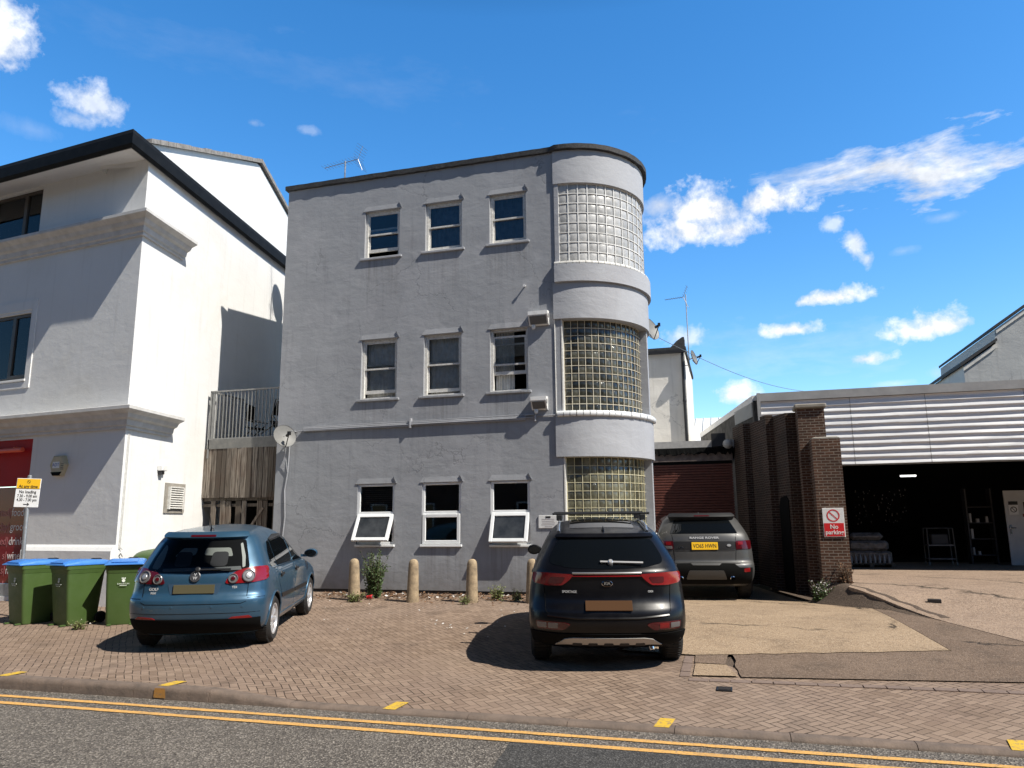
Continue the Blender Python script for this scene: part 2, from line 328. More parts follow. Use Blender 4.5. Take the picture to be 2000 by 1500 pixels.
    g['ylow'] = wornpaint('orange_kerb_paint', (.42, .20, .04), (.20, .14, .08), .7, 30)
    g['fluoro'] = None
mats()
def woodmat():
    m, t, b, O, U = newmat('weathered_timber')
    v = t.new('ShaderNodeAttribute', attribute_name='blk')
    mp = t.new('ShaderNodeMapping', {'Vector': O, 'Scale': (22, 22, 1.1)})
    n = t.noise(t.vm('ADD', mp.outputs[0], t.vm('SCALE', v.outputs['Vector'], 30)), 1.4, 8, .65, .8)
    c = t.mix(v.outputs['Fac'], (.07, .055, .042), (.33, .285, .235))
    c = t.mix(t.ramp(n, .42, .62), c, (.06, .044, .032))
    c = t.mix(t.m('MULTIPLY', t.ramp(t.noise(O, 1.3, 5, .6), .5, .7), .5), c, (.10, .05, .028))
    t.put(b.inputs['Base Color'], c); b.inputs['Roughness'].default_value = .85
    setbump(t, b, n, .6, .006); return m
MT['wood'] = woodmat()
def emis(name, col, s):
    m = bpy.data.materials.new(name); m.use_nodes = True; t = NT(m.node_tree); t.N.clear()
    e = t.new('ShaderNodeEmission', {'Color': col, 'Strength': s}); o = t.new('ShaderNodeOutputMaterial'); t.L.new(e.outputs[0], o.inputs[0]); return m
MT['fluoro'] = emis('lit_tube', (1, .98, .95), 3.0)
def corrmat():
    m, t, b, O, U = newmat('silver_cladding')
    mp = t.new('ShaderNodeMapping', {'Vector': O, 'Scale': (.9, 1, 9)})
    st = t.ramp(t.noise(mp.outputs[0], 1.6, 7, .7, .4), .50, .72)
    c = t.mix(t.m('MULTIPLY', st, .40), (.76, .76, .76), (.44, .43, .42))
    dk = t.m('MULTIPLY', t.ramp(t.noise(mp.outputs[0], 5, 6, .75), .60, .72), t.ramp(t.noise(O, .55, 3), .45, .62))
    c = t.mix(t.m('MULTIPLY', dk, .9), c, (.07, .065, .06))
    t.put(b.inputs['Base Color'], c); b.inputs['Metallic'].default_value = .1; b.inputs['Roughness'].default_value = .5
    setbump(t, b, t.noise(O, 3, 4), .25, .02); return m
MT['clad'] = corrmat()

# ------------------------------------------------------------------ mesh builder
def tag(o, label=None, cat=None, group=None, kind=None):
    if label: o['label'] = label
    if cat: o['category'] = cat
    if group: o['group'] = group
    if kind: o['kind'] = kind
    return o
def empty(name, loc=(0, 0, 0), rz=0, rx=0):
    o = bpy.data.objects.new(name, None); COL.objects.link(o); o.location = loc
    o.rotation_euler = (Matrix.Rotation(rz, 3, 'Z') @ Matrix.Rotation(rx, 3, 'X')).to_euler(); o.empty_display_size = .2
    return o
class MB:
    def __init__(s): s.v = []; s.f = []; s.a = []; s.cur = 0.0; s.mi = []; s.m = 0
    def add(s, vs, fs):
        o = len(s.v); s.v += [tuple(p) for p in vs]; s.f += [tuple(i + o for i in f) for f in fs]
        s.a += [s.cur] * len(fs); s.mi += [s.m] * len(fs); return s
    def box(s, x0, x1, y0, y1, z0, z1, X=None):
        p = [Vector((x, y, z)) for z in (z0, z1) for y in (y0, y1) for x in (x0, x1)]
        if X is not None: p = [X @ q for q in p]
        return s.add(p, [(0, 2, 3, 1), (4, 5, 7, 6), (0, 1, 5, 4), (2, 6, 7, 3), (0, 4, 6, 2), (1, 3, 7, 5)])
    def bbox(s, x0, x1, y0, y1, z0, z1, b=.01, X=None):   # chamfered box
        def oct_(ax0, ax1, ay0, ay1, c): return [(ax0 + c, ay0), (ax1 - c, ay0), (ax1, ay0 + c), (ax1, ay1 - c), (ax1 - c, ay1), (ax0 + c, ay1), (ax0, ay1 - c), (ax0, ay0 + c)]
        rings = []
        for z, ins in ((z0, b), (z0 + b, 0), (z1 - b, 0), (z1, b)):
            rings.append([Vector((x, y, z)) for x, y in oct_(x0 + ins, x1 - ins, y0 + ins, y1 - ins, max(b - ins, b * .3))])
        if X is not None: rings = [[X @ q for q in r] for r in rings]
        return s.loft(rings, closed=True, caps=True)
    def loft(s, rings, closed=True, caps=False):
        n = len(rings[0]); vs = [p for r in rings for p in r]; fs = []
        for i in range(len(rings) - 1):
            for j in range(n if closed else n - 1):
                k = (j + 1) % n; fs.append((i * n + j, i * n + k, (i + 1) * n + k, (i + 1) * n + j))
        if caps: fs.append(tuple(range(n))[::-1]); fs.append(tuple((len(rings) - 1) * n + j for j in range(n)))
        return s.add(vs, fs)
    def prism(s, poly, ax, a0, a1, X=None):   # polygon in the other two axes, extruded along ax
        def mk(p, a):
            v = Vector((a, p[0], p[1])) if ax == 'x' else (Vector((p[0], a, p[1])) if ax == 'y' else Vector((p[0], p[1], a)))
            return X @ v if X is not None else v
        n = len(poly); vs = [mk(p, a0) for p in poly] + [mk(p, a1) for p in poly]
        fs = [tuple(range(n))[::-1], tuple(range(n, 2 * n))] + [(i, (i + 1) % n, n + (i + 1) % n, n + i) for i in range(n)]
        return s.add(vs, fs)
    def tube(s, pts, r, n=6, caps=True):
        pts = [Vector(p) for p in pts]; rings = []; rs = r if isinstance(r, (list, tuple)) else [r] * len(pts)
        for i, p in enumerate(pts):
            d = (pts[min(i + 1, len(pts) - 1)] - pts[max(i - 1, 0)]).normalized()
            a = d.cross(Vector((0, 0, 1)) if abs(d.z) < .9 else Vector((1, 0, 0))).normalized(); b = d.cross(a)
            rings.append([p + (a * math.cos(2 * math.pi * k / n) + b * math.sin(2 * math.pi * k / n)) * rs[i] for k in range(n)])
        return s.loft(rings, True, caps)
    def lathe(s, prof, n=24, X=None, caps=True):   # prof: (r, z)
        rings = [[Vector((r * math.cos(2 * math.pi * k / n), r * math.sin(2 * math.pi * k / n), z)) for k in range(n)] for r, z in prof]
        if X is not None: rings = [[X @ q for q in r] for r in rings]
        return s.loft(rings, True, caps)
    def quad(s, a, b, c, d): return s.add([a, b, c, d], [(0, 1, 2, 3)])
    def build(s, name, mat, parent=None, smooth=None, recalc=True, uv=True):
        me = bpy.data.meshes.new(name); me.from_pydata(s.v, [], s.f)
        if recalc:
            bm = bmesh.new(); bm.from_mesh(me); bmesh.ops.recalc_face_normals(bm, faces=bm.faces); bm.to_mesh(me); bm.free()
        for m in (mat if isinstance(mat, (list, tuple)) else [mat]): me.materials.append(m)
        if any(s.mi): me.polygons.foreach_set('material_index', s.mi)
        if any(s.a):
            at = me.attributes.new('blk', 'FLOAT', 'FACE'); at.data.foreach_set('value', s.a)
        if uv: boxuv(me)
        if smooth is not None:
            me.polygons.foreach_set('use_smooth', [True] * len(me.polygons)); me.set_sharp_from_angle(angle=R(smooth))
        me.update()
        o = bpy.data.objects.new(name, me); COL.objects.link(o)
        if parent: o.parent = parent
        return o
def boxuv(me):
    u = me.uv_layers.new(name='UV'); co = [v.co for v in me.vertices]
    for p in me.polygons:
        n = p.normal; ax = max(range(3), key=lambda k: abs(n[k]))
        for li in p.loop_indices:
            c = co[me.loops[li].vertex_index]
            u.data[li].uv = (c.y, c.z) if ax == 0 else ((c.x, c.z) if ax == 1 else (c.x, c.y))
def text(name, s, size, mat, parent=None, X=Matrix(), align='CENTER', ext=.0015, sx=1.0, bold=0):
    cu = bpy.data.curves.new(name, 'FONT'); cu.body = s; cu.size = size; cu.align_x = align; cu.align_y = 'CENTER'; cu.extrude = ext; cu.offset = bold
    cu.resolution_u = 3
    o = bpy.data.objects.new(name + '_curve', cu); COL.objects.link(o)
    dg = bpy.context.evaluated_depsgraph_get(); me = bpy.data.meshes.new_from_object(o.evaluated_get(dg)); bpy.data.objects.remove(o)
    me.transform(X @ Matrix.Diagonal((sx, 1, 1, 1))); me.materials.clear(); me.materials.append(mat); me.name = name
    r = bpy.data.objects.new(name, me); COL.objects.link(r)
    if parent: r.parent = parent
    return r
def frame(o, xdir, zdir=(0, 0, 1)):   # matrix with local x along xdir, local z up, local y = into the wall
    x = Vector(xdir).normalized(); z = Vector(zdir).normalized(); y = z.cross(x).normalized()
    m = Matrix((x, y, z)).transposed().to_4x4(); m.translation = Vector(o); return m
def textface(o, xdir):   # matrix for text lying in the x-z plane facing local -y
    return frame(o, xdir) @ Matrix.Rotation(R(90), 4, 'X')
def rpoly(pts, r, n=4):   # round the corners of a polygon
    out = []; m = len(pts)
    for i in range(m):
        p0, p, p1 = Vector(pts[i - 1]), Vector(pts[i]), Vector(pts[(i + 1) % m])
        rr = r[i] if isinstance(r, (list, tuple)) else r
        a = min(rr, (p0 - p).length * .45); b = min(rr, (p1 - p).length * .45)
        A = p + (p0 - p).normalized() * a; B = p + (p1 - p).normalized() * b
        if rr <= 0: out.append(p); continue
        for k in range(n + 1):
            t = k / n; out.append(A * (1 - t) ** 2 + p * 2 * t * (1 - t) + B * t * t)
    return out
def tri2d(poly, step):
    pts = [Vector(p) for p in poly]; dense = []
    for i, p in enumerate(pts):
        q = pts[(i + 1) % len(pts)]; k = max(1, int((q - p).length / step))
        dense += [p + (q - p) * j / k for j in range(k)]
    n = len(dense); xs = [p.x for p in dense]; ys = [p.y for p in dense]; extra = []
    x = min(xs) + step * .5
    while x < max(xs):
        y = min(ys) + step * .5
        while y < max(ys): extra.append(Vector((x + 1e-4 * math.sin(y * 37), y + 1e-4 * math.cos(x * 41)))); y += step
        x += step
    r = delaunay_2d_cdt(dense + extra, [], [list(range(n))], 1, 1e-6)
    return r[0], r[2], r[3]
# ------------------------------------------------------------------ ground
K = .028; KERB = -8.05; ROADZ = -.30
def sst(x, a, b):
    t = max(0, min(1, (x - a) / (b - a))); return t * t * (3 - 2 * t)
def gz0(x, y):
    b = K * y if y < 0 else 0
    if y < -6.2:
        t = min(1, (-6.2 - y) / 1.85); tg = -.185 - .085 * sst(x, -1.35, -.1); b = K * -6.2 * (1 - t) + tg * t
    return b
def gz(x, y): return gz0(x, y) - .20 * sst(y, -2.5, 2.6) * sst(x, 1.0, 2.7) * (1 - sst(x, 5.9, 6.4))   # the drive dips towards the garage
def diag(y): return 5.80 + (.95 - y) * .345     # left edge of the raised forecourt
def fz(x, y): return gz0(x, y) + .215 * sst(y, -2.2, 1.0)
def sheet(name, poly, off, mat, step=.5, zf=gz, skirt=0, kind='structure', label=None, cat=None):
    v, f, _ = tri2d(poly, step); ps = [(p.x, p.y, zf(p.x, p.y) + off) for p in v]
    mb = MB(); mb.add(ps, f)
    me = bpy.data.meshes.new(name); me.from_pydata(ps, [], [tuple(q) for q in f])
    bm = bmesh.new(); bm.from_mesh(me)
    for fc in bm.faces:
        if fc.normal.z < 0: fc.normal_flip()
    if skirt:
        be = [e for e in bm.edges if len(e.link_faces) == 1]
        r = bmesh.ops.extrude_edge_only(bm, edges=be)
        for q in r['geom']:
            if isinstance(q, bmesh.types.BMVert): q.co.z -= skirt
    bm.normal_update(); bm.to_mesh(me); bm.free()
    me.materials.append(mat); u = me.uv_layers.new(name='UV')
    for p in me.polygons:
        for li in p.loop_indices:
            c = me.vertices[me.loops[li].vertex_index].co; u.data[li].uv = (c.x, c.y - c.z * .6)
    o = bpy.data.objects.new(name, me); COL.objects.link(o); tag(o, label, cat, None, kind); return o
def rough_edge(a, b, n, amp, seed=0):
    rg = random.Random(seed); a, b = Vector(a), Vector(b); d = (b - a); nn = Vector((-d.y, d.x)).normalized(); out = []
    for i in range(n): out.append(a + d * i / n + nn * (rg.uniform(-amp, amp) if i else 0))
    return out
sheet('ground', [(-70, KERB + .05), (70, KERB + .05), (70, -6.2), (70, 0), (70, 90), (-70, 90), (-70, 0), (-70, -6.2)], -.32, MT['ground'], 2.2)
mb = MB(); mb.quad((-250, KERB + .02, ROADZ), (250, KERB + .02, ROADZ), (250, -120, ROADZ), (-250, -120, ROADZ)); tag(mb.build('road', MT['road']), kind='structure')
mb = MB(); rp = rough_edge((2.12, -8.52), (2.3, -11), 14, .02, 3) + [Vector((2.3, -11)), Vector((9, -11)), Vector((9, -8.60)), Vector((2.12, -8.52))]
v, f, _ = tri2d(rpoly(rp[:-1], 0), .6); mb.add([(p.x, p.y, ROADZ + .003) for p in v], f); tag(mb.build('road_patch', MT['roadd']), kind='structure')
pv = [(-14, KERB + .13), (14, KERB + .13), (14, -6.05), (6.63, -5.85), (4.15, -6.15), (3.75, -5.6), (3.62, -5.1), (2.7, -5.0), (2.6, -2.2), (2.5, 1.0), (2.4, 1.0), (.7, .06), (-6, .02), (-8.2, .3), (-7.62, -2.72), (-10.3, -2.4), (-14, -2.1)]
sheet('block_paving', pv, 0, MT['pave'], .45)
# row of edging setts along the paving's back edge
mb = MB(); rg = random.Random(4)
def sett_row(a, b, w_, gap=.012, ln=.21):
    a, b = Vector(a), Vector(b); d = (b - a); n = int(d.length / ln); d.normalize(); q = Vector((-d.y, d.x))
    for i in range(n):
        p = a + d * (i * ln); c = [p + q * w_ * .5, p + d * (ln - gap) + q * w_ * .5, p + d * (ln - gap) - q * w_ * .5, p - q * w_ * .5]
        z = .006 + rg.uniform(0, .006); mb.cur = rg.random() + .01
        top = [(k.x, k.y, gz(k.x, k.y) + z) for k in c]; bot = [(k.x, k.y, gz(k.x, k.y) - .01) for k in c]
        mb.add(top + bot, [(0, 1, 2, 3), (0, 4, 5, 1), (1, 5, 6, 2), (2, 6, 7, 3), (3, 7, 4, 0)])
sett_row((3.42, -6.42), (13.5, -6.14), .10); sett_row((3.37, -6.3), (3.37, -5.2), .10)
tag(mb.build('paving_edging', P('edging_setts', (.20, .145, .115), .9, 0, (.155, .11, .088), 8, .6, 60, bd=.006)), kind='structure')
slabp = rough_edge((3.44, -5.25), (6.36, -4.42), 16, .03, 9) + [(6.36, -4.42), (6.28, -3.0), (6.12, -.6), (5.9, .6), (5.72, 1.2), (5.3, 1.4), (4.1, 6.6), (1.6, 6.6), (2.3, 1.2), (2.45, .6), (2.5, -2.2), (2.55, -5.15)]
sheet('yard_base', [Vector(p) for p in ((2.2, -6.4), (15, -6.2), (15, 7), (1.0, 7), (2.2, 1.2))], -.016, MT['lip'], .5)
sheet('concrete_slab', [Vector(p) for p in slabp], .020, MT['slab'], .3)
tar = [Vector(p) for p in [(3.95, -6.26), (6.63, -5.93), (14, -6.03), (14, -4.6), (9.2, -4.35)]] + [Vector((diag(y) + .1, y)) for y in (-4.3, -3.2, -2.2, -1.0, 0, .6)] + [Vector((5.8, .7)), Vector((5.94, .55)), Vector((6.14, -.6)), Vector((6.30, -3.0)), Vector((6.38, -4.4))] + rough_edge((6.38, -4.4), (3.86, -5.02), 12, .025, 10)[1:] + rough_edge((3.86, -5.02), (3.95, -6.26), 8, .025, 12)
sheet('tarmac_patch', tar, .013, MT['tarm'], .3)
sheet('broken_slab', [Vector(p) for p in [(3.46, -6.28), (3.92, -6.24), (3.80, -5.72), (3.46, -5.70)]], .016, MT['slab'], .15)
sheet('broken_slab', [Vector(p) for p in [(3.45, -5.66), (3.78, -5.68), (3.82, -5.05), (3.44, -5.22)]], .015, MT['tarm'], .15)
fore = [Vector((diag(y), y)) for y in (-4.3, -3.2, -2.2, -1.2, -.2, .5)] + [Vector((6.13, 1.2)), Vector((6.13, 2.2)), Vector((5.2, 4.7)), Vector((4.6, 9)), Vector((16, 9)), Vector((16, -4.5)), Vector((9.2, -4.36))]
sheet('forecourt', fore, .018, MT['fore'], .35, fz, .12)
# dark tarmac lip along the raised edge by the pier
lip = MB(); rings = []
for k in range(16):
    y = 1.15 - k * .20; h = .215 * sst(y, -2.2, 1.0); x = diag(y); wv = .03 * math.sin(k * 1.9)
    wl = .10 + 1.9 * h; q = []
    for i in range(9):
        s_ = i / 8; xx = x - wl + (wl + .30) * s_ + wv; lo, hi = gz(xx, y) + .010, fz(max(xx, x), y) + .024; q.append(Vector((xx, y, lo + (hi - lo) * sst(s_, -.05, .85) - (.03 if i in (0, 8) else 0))))
    rings.append(q)
lip.loft(rings, False); tag(lip.build('tarmac_lip', MT['lip'], smooth=60), kind='structure')
# kerb stones
mb = MB(); x = -14.0; rg = random.Random(2)
while x < 14:
    ln = .915; g_ = .006; zs = []
    for xx in (x, x + ln - g_):
        zs.append(gz(xx, KERB) + .006)
    y0 = KERB + rg.uniform(-.006, .006); y1 = KERB + .135
    rings = [[Vector((xx, y1, ROADZ - .05)), Vector((xx, y1, z)), Vector((xx, y0 + .035, z)), Vector((xx, y0 + .008, z - min(.022, (z - ROADZ) * .5))), Vector((xx, y0, z - min(.05, (z - ROADZ) * .8))), Vector((xx, y0 - .006, ROADZ - .05))] for xx, z in zip((x, x + (ln - g_) * .5, x + ln - g_), (zs[0], gz(x + ln * .5, KERB) + .006, zs[1]))]
    mb.loft(rings, True, True); x += ln
tag(mb.build('kerb', MT['kerb'], smooth=50), kind='structure')
# double yellow lines and the short marks on the kerb
def strip(name, y, wd, x0, x1, mat, z):
    m = MB(); rg = random.Random(int(abs(y) * 100)); n = int((x1 - x0) / .10); a = []; b = []
    for i in range(n + 1):
        x = x0 + (x1 - x0) * i / n
        a.append((x, y + wd / 2 + rg.uniform(-.005, .005), z)); b.append((x, y - wd / 2 + rg.uniform(-.005, .005), z))
    m.add(a + b, [(i, i + 1, n + 2 + i, n + 1 + i) for i in range(n)]); return tag(m.build(name, mat), kind='structure')
strip('yellow_line', -8.33, .075, -40, 40, MT['yline'], ROADZ + .0065)
strip('yellow_line', -8.57, .080, -40, 40, MT['yline'], ROADZ + .0065)
for x in (-3.93, -1.78, .76, 3.27, 5.92):
    m = MB(); zt = gz(x, KERB) + .0090; sk = .04
    m.quad((x - .065, KERB + .038, zt), (x + .065, KERB + .038, zt), (x + .065 + sk, KERB + .27, gz(x, KERB + .27) + .0105), (x - .065 + sk, KERB + .27, gz(x, KERB + .27) + .0105)); o = tag(m.build('kerb_mark', MT['yblip']), kind='structure')
m = MB(); zt = gz(-1.78, KERB); m.quad((-1.85, KERB - .012, zt - .10), (-1.70, KERB - .012, zt - .10), (-1.715, KERB - .004, zt - .008), (-1.845, KERB - .004, zt - .008)); tag(m.build('kerb_mark', MT['ylow']), kind='structure')
# utility cover in the paving
r_ = empty('drain_cover', (3.78, -6.72, gz(3.78, -6.72))); tag(r_, 'small black iron drain cover set in the block paving', 'drain cover')
mb = MB(); mb.box(-.075, .075, -.085, .085, -.02, .010); mb.build('frame', MT['black'], r_)
mb = MB()
for i in range(5): mb.box(-.06, .06, -.065 + i * .028, -.05 + i * .028, .010, .016)
mb.build('cover', P('iron_cover', (.05, .042, .038), .7, .3), r_)

# ------------------------------------------------------------------ walls with openings
def wall(mb, fr, u0, u1, z0, z1, ops, rev, du=None):
    """grid wall in the frame fr (x right, y into the wall, z up) with rectangular openings and reveals of depth rev"""
    us = sorted({u0, u1, *[a for o in ops for a in o[:2]]}); zs = sorted({z0, z1, *[a for o in ops for a in o[2:4]]})
    for i in range(len(us) - 1):
        for j in range(len(zs) - 1):
            cx, cz = (us[i] + us[i + 1]) / 2, (zs[j] + zs[j + 1]) / 2
            if any(o[0] < cx < o[1] and o[2] < cz < o[3] for o in ops): continue
            mb.quad(*[fr @ Vector((a, 0, b)) for a, b in ((us[i], zs[j]), (us[i + 1], zs[j]), (us[i + 1], zs[j + 1]), (us[i], zs[j + 1]))])
    for a, b, c, d in [o[:4] for o in ops]:
        for p, q in (((a, c), (a, d)), ((a, d), (b, d)), ((b, d), (b, c)), ((b, c), (a, c))):
            mb.quad(fr @ Vector((p[0], 0, p[1])), fr @ Vector((q[0], 0, q[1])), fr @ Vector((q[0], rev, q[1])), fr @ Vector((p[0], rev, p[1])))

# ------------------------------------------------------------------ the grey corner building
GB = empty('grey_building', (0, 0, 0)); tag(GB, 'grey rendered three storey corner building with curved glass block stair tower', 'building')
FI = Matrix()
cols = [(-3.85, -2.97), (-2.33, -1.45), (-.80, .04)]
rows = [(1.0, 2.29), (4.16, 5.53), (7.47, 8.62)]
ops = [(a, b, c, d) for a, b in cols for c, d in rows]
TC = Vector((.72, 1.66)); RB = 1.71
mb = MB(); wall(mb, FI, -5.93, .74, .07, 9.42, ops, .16)
mb.quad((-5.93, 0, .07), (-7.58, 6, .07), (-7.58, 6, 9.42), (-5.93, 0, 9.42))
mb.quad((-7.58, 6, .07), (.74, 8.5, .07), (.74, 8.5, 9.42), (-7.58, 6, 9.42))
mb.quad((.74, 3.3, .07), (.74, 8.5, .07), (.74, 8.5, 9.42), (.74, 3.3, 9.42))
mb.build('wall', MT['grey'], GB, recalc=False)
mb = MB(); mb.box(-5.9, .70, .04, 8.4, -.3, .072); mb.build('plinth', MT['felt'], GB)
mb = MB(); mb.quad((-5.9, .1, 9.2), (.7, .1, 9.2), (.7, 8.4, 9.2), (-5.9, 8.4, 9.2)); mb.build('roof', MT['felt'], GB)
# dark rooms behind the windows (one box a storey) that close the openings off
mb = MB()
for z0, z1 in ((.1, 3.2), (3.4, 6.4), (6.6, 9.1)):
    mb.quad((-5.8, 3, z0), (.6, 3, z0), (.6, 3, z1), (-5.8, 3, z1)); mb.quad((-5.8, .17, z0), (.6, .17, z0), (.6, 3, z0), (-5.8, 3, z0)); mb.quad((-5.8, .17, z1), (.6, .17, z1), (.6, 3, z1), (-5.8, 3, z1))
    for x in (-5.8, -2.65, -1.12, .6): mb.quad((x, .17, z0), (x, 3, z0), (x, 3, z1), (x, .17, z1))
mb.build('interior', MT['room'], GB)
def arcpts(r, a0, a1, n): return [(TC.x + r * math.sin(R(a0 + (a1 - a0) * i / n)), TC.y - r * math.cos(R(a0 + (a1 - a0) * i / n))) for i in range(n + 1)]
def curved(mb, r0, r1, z0, z1, a0=0, a1=180, n=44, lead=.0):
    """solid curved band between radii r0 (inner) and r1 (outer); lead = straight length left of the arc's start"""
    o = arcpts(r1, a0, a1, n); i = arcpts(r0, a0, a1, n)
    if lead: o = [(o[0][0] - lead, o[0][1])] + o; i = [(i[0][0] - lead, i[0][1])] + i
    mb.loft([[Vector((*i[k], z0)), Vector((*o[k], z0)), Vector((*o[k], z1)), Vector((*i[k], z1))] for k in range(len(o))], True, True)
mb = MB()
curved(mb, 1.3, RB, 8.66, 9.42, lead=.06)
curved(mb, 1.3, RB + .07, 6.42, 6.80, lead=.05)
curved(mb, 1.3, RB, 5.63, 6.42, lead=.10)
curved(mb, 1.3, RB, 2.74, 3.56, lead=.10)
curved(mb, 1.3, RB - .12, .07, 1.12)
for z0, z1 in ((1.12, 2.74), (3.56, 5.63), (6.80, 8.66)):      # plain wall beside the glass
    curved(mb, 1.2, RB - .05, z0, z1, 86 if z0 < 6 else 96, 180, 20)
    curved(mb, 1.2, RB - .02 if z0 > 6 else RB - .06, z0, z1, -1.5, 1.6, 2)
mb.build('tower_band', MT['band'], GB, smooth=35)
mb = MB(); curved(mb, .9, 1.0, .1, 9.3, n=20); mb.build('tower_core', MT['roomw'], GB)
# coping of felt with a ragged lower edge
mb = MB(); rg = random.Random(5)
path = [(-5.99 + i * .12, -.035) for i in range(56)] + arcpts(RB + .05, 0, 180, 50)
rings = []
for k, (x, y) in enumerate(path):
    n = Vector((0, -1)) if k < 56 else (Vector((x, y)) - TC).normalized()
    dz = rg.uniform(-.014, .012); o_ = rg.uniform(0, .012)
    rings.append([Vector((x - n.x * .30, y - n.y * .30, 9.42)), Vector((x + n.x * (.03 + o_), y + n.y * (.03 + o_), 9.425 + dz)), Vector((x + n.x * (.035 + o_), y + n.y * (.035 + o_), 9.53)), Vector((x - n.x * .05, y - n.y * .05, 9.56 + rg.uniform(0, .012))), Vector((x - n.x * .30, y - n.y * .30, 9.55))])
mb.loft(rings, True, True)
mb.loft([[Vector((-5.99 - .275 * y, y, 9.425)), Vector((-5.70 - .275 * y, y, 9.425)), Vector((-5.70 - .275 * y, y, 9.555)), Vector((-5.99 - .275 * y, y, 9.555))] for y in (.27, 6)], True, True)
mb.build('coping', MT['felt'], GB, smooth=40)
# glass block windows
def glassblocks(z0, z1, r, a0, a1, nc, nr, mb_m, mb_g, sill_m, sillr, sillz, joint=.012):
    fr = MB(); gl = MB(); rg = random.Random(int(z0 * 10)); da = (a1 - a0) / nc; dz = (z1 - z0) / nr
    pt = lambda a, rr, z: Vector((TC.x + rr * math.sin(R(a)), TC.y - rr * math.cos(R(a)), z))
    ja = math.degrees(joint / r)
    for i in range(nc + 1):
        a = a0 + da * i; jj = ja * (.5 + rg.random() * .35)
        fr.loft([[pt(a - jj, r - .05, z), pt(a - jj * .8, r, z), pt(a + jj * .8, r, z), pt(a + jj, r - .05, z)] for z in (z0, z1)], True, True)
    for j in range(nr + 1):
        z = z0 + dz * j; jj = joint * (.5 + rg.random() * .3)
        fr.loft([[pt(a0 + (a1 - a0) * k / 40, r - .05, z - jj), pt(a0 + (a1 - a0) * k / 40, r - .002, z - jj * .8), pt(a0 + (a1 - a0) * k / 40, r - .002, z + jj * .8), pt(a0 + (a1 - a0) * k / 40, r - .05, z + jj)] for k in range(41)], True, True)
    for i in range(nc):
        for j in range(nr):
            gl.cur = rg.random() ** 1.5 + .001; aa, bb = a0 + da * i + ja * .4, a0 + da * (i + 1) - ja * .4; c, d = z0 + dz * j + joint * .4, z0 + dz * (j + 1) - joint * .4
            tl = rg.uniform(-.004, .004); tv = rg.uniform(-.004, .004); ma, mc = (aa + bb) / 2, (c + d) / 2; N = 4; base = len(gl.v); vs = []
            for q in range(N + 1):
                for p in range(N + 1):
                    u, v = p / N * 2 - 1, q / N * 2 - 1; pil = .014 * (1 - u ** 4) * (1 - v ** 4)
                    vs.append(pt(aa + (bb - aa) * p / N, r - .022 + pil + tl * u + tv * v, c + (d - c) * q / N))
            gl.add(vs, [(q * (N + 1) + p, q * (N + 1) + p + 1, (q + 1) * (N + 1) + p + 1, (q + 1) * (N + 1) + p) for q in range(N) for p in range(N)])
    o = fr.build('glass_block_window', mb_m, GB)
    gl.build('glass_block', mb_g, o, smooth=60)
    sm = MB(); ns = 22; a_ = -2; step = 98 / ns
    for k in range(ns):
        b0, b1 = a_ + step * k + .25, a_ + step * (k + 1) - .25; rr = sillr + rg.uniform(-.006, .006)
        sm.loft([[pt(b, r - .10, sillz[0]), pt(b, rr - .02, sillz[0]), pt(b, rr, sillz[0] + .02), pt(b, rr, sillz[1] - .035), pt(b, rr - .02, sillz[1] - .008), pt(b, r - .10, sillz[1])] for b in (b0, (b0 + b1) / 2, b1)], True, True)
    sm.build('sill', sill_m, o, smooth=50)
    jm = MB(); jm.loft([[pt(a0 - 1.2, r - .06, z), pt(a0 - 1.2, RB - .05, z), pt(a0 - .25, RB - .05, z), pt(a0 - .25, r - .06, z)] for z in (z0, z1)], True, True); jm.build('jamb', MT['frame'], o)
glassblocks(6.88, 8.655, RB - .055, 1.3, 97, 13, 8, MT['mort3'], MT['blk3'], MT['frame'], RB + .05, (6.80, 6.885), .016)
glassblocks(3.68, 5.625, RB - .20, 2.6, 87, 15, 12, MT['mort2'], MT['blk2'], MT['upvc'], RB + .06, (3.56, 3.68), .010)
glassblocks(1.20, 2.735, RB - .20, 2.6, 87, 14, 9, MT['mort1'], MT['blk1'], MT['upvc'], RB + .04, (1.08, 1.20), .010)
# pipe down the joint of facade and tower
mb = MB(); mb.tube([(.635, -.012, 3.5), (.63, -.012, 6.4)], .012); mb.build('cable', MT['frame'], GB)
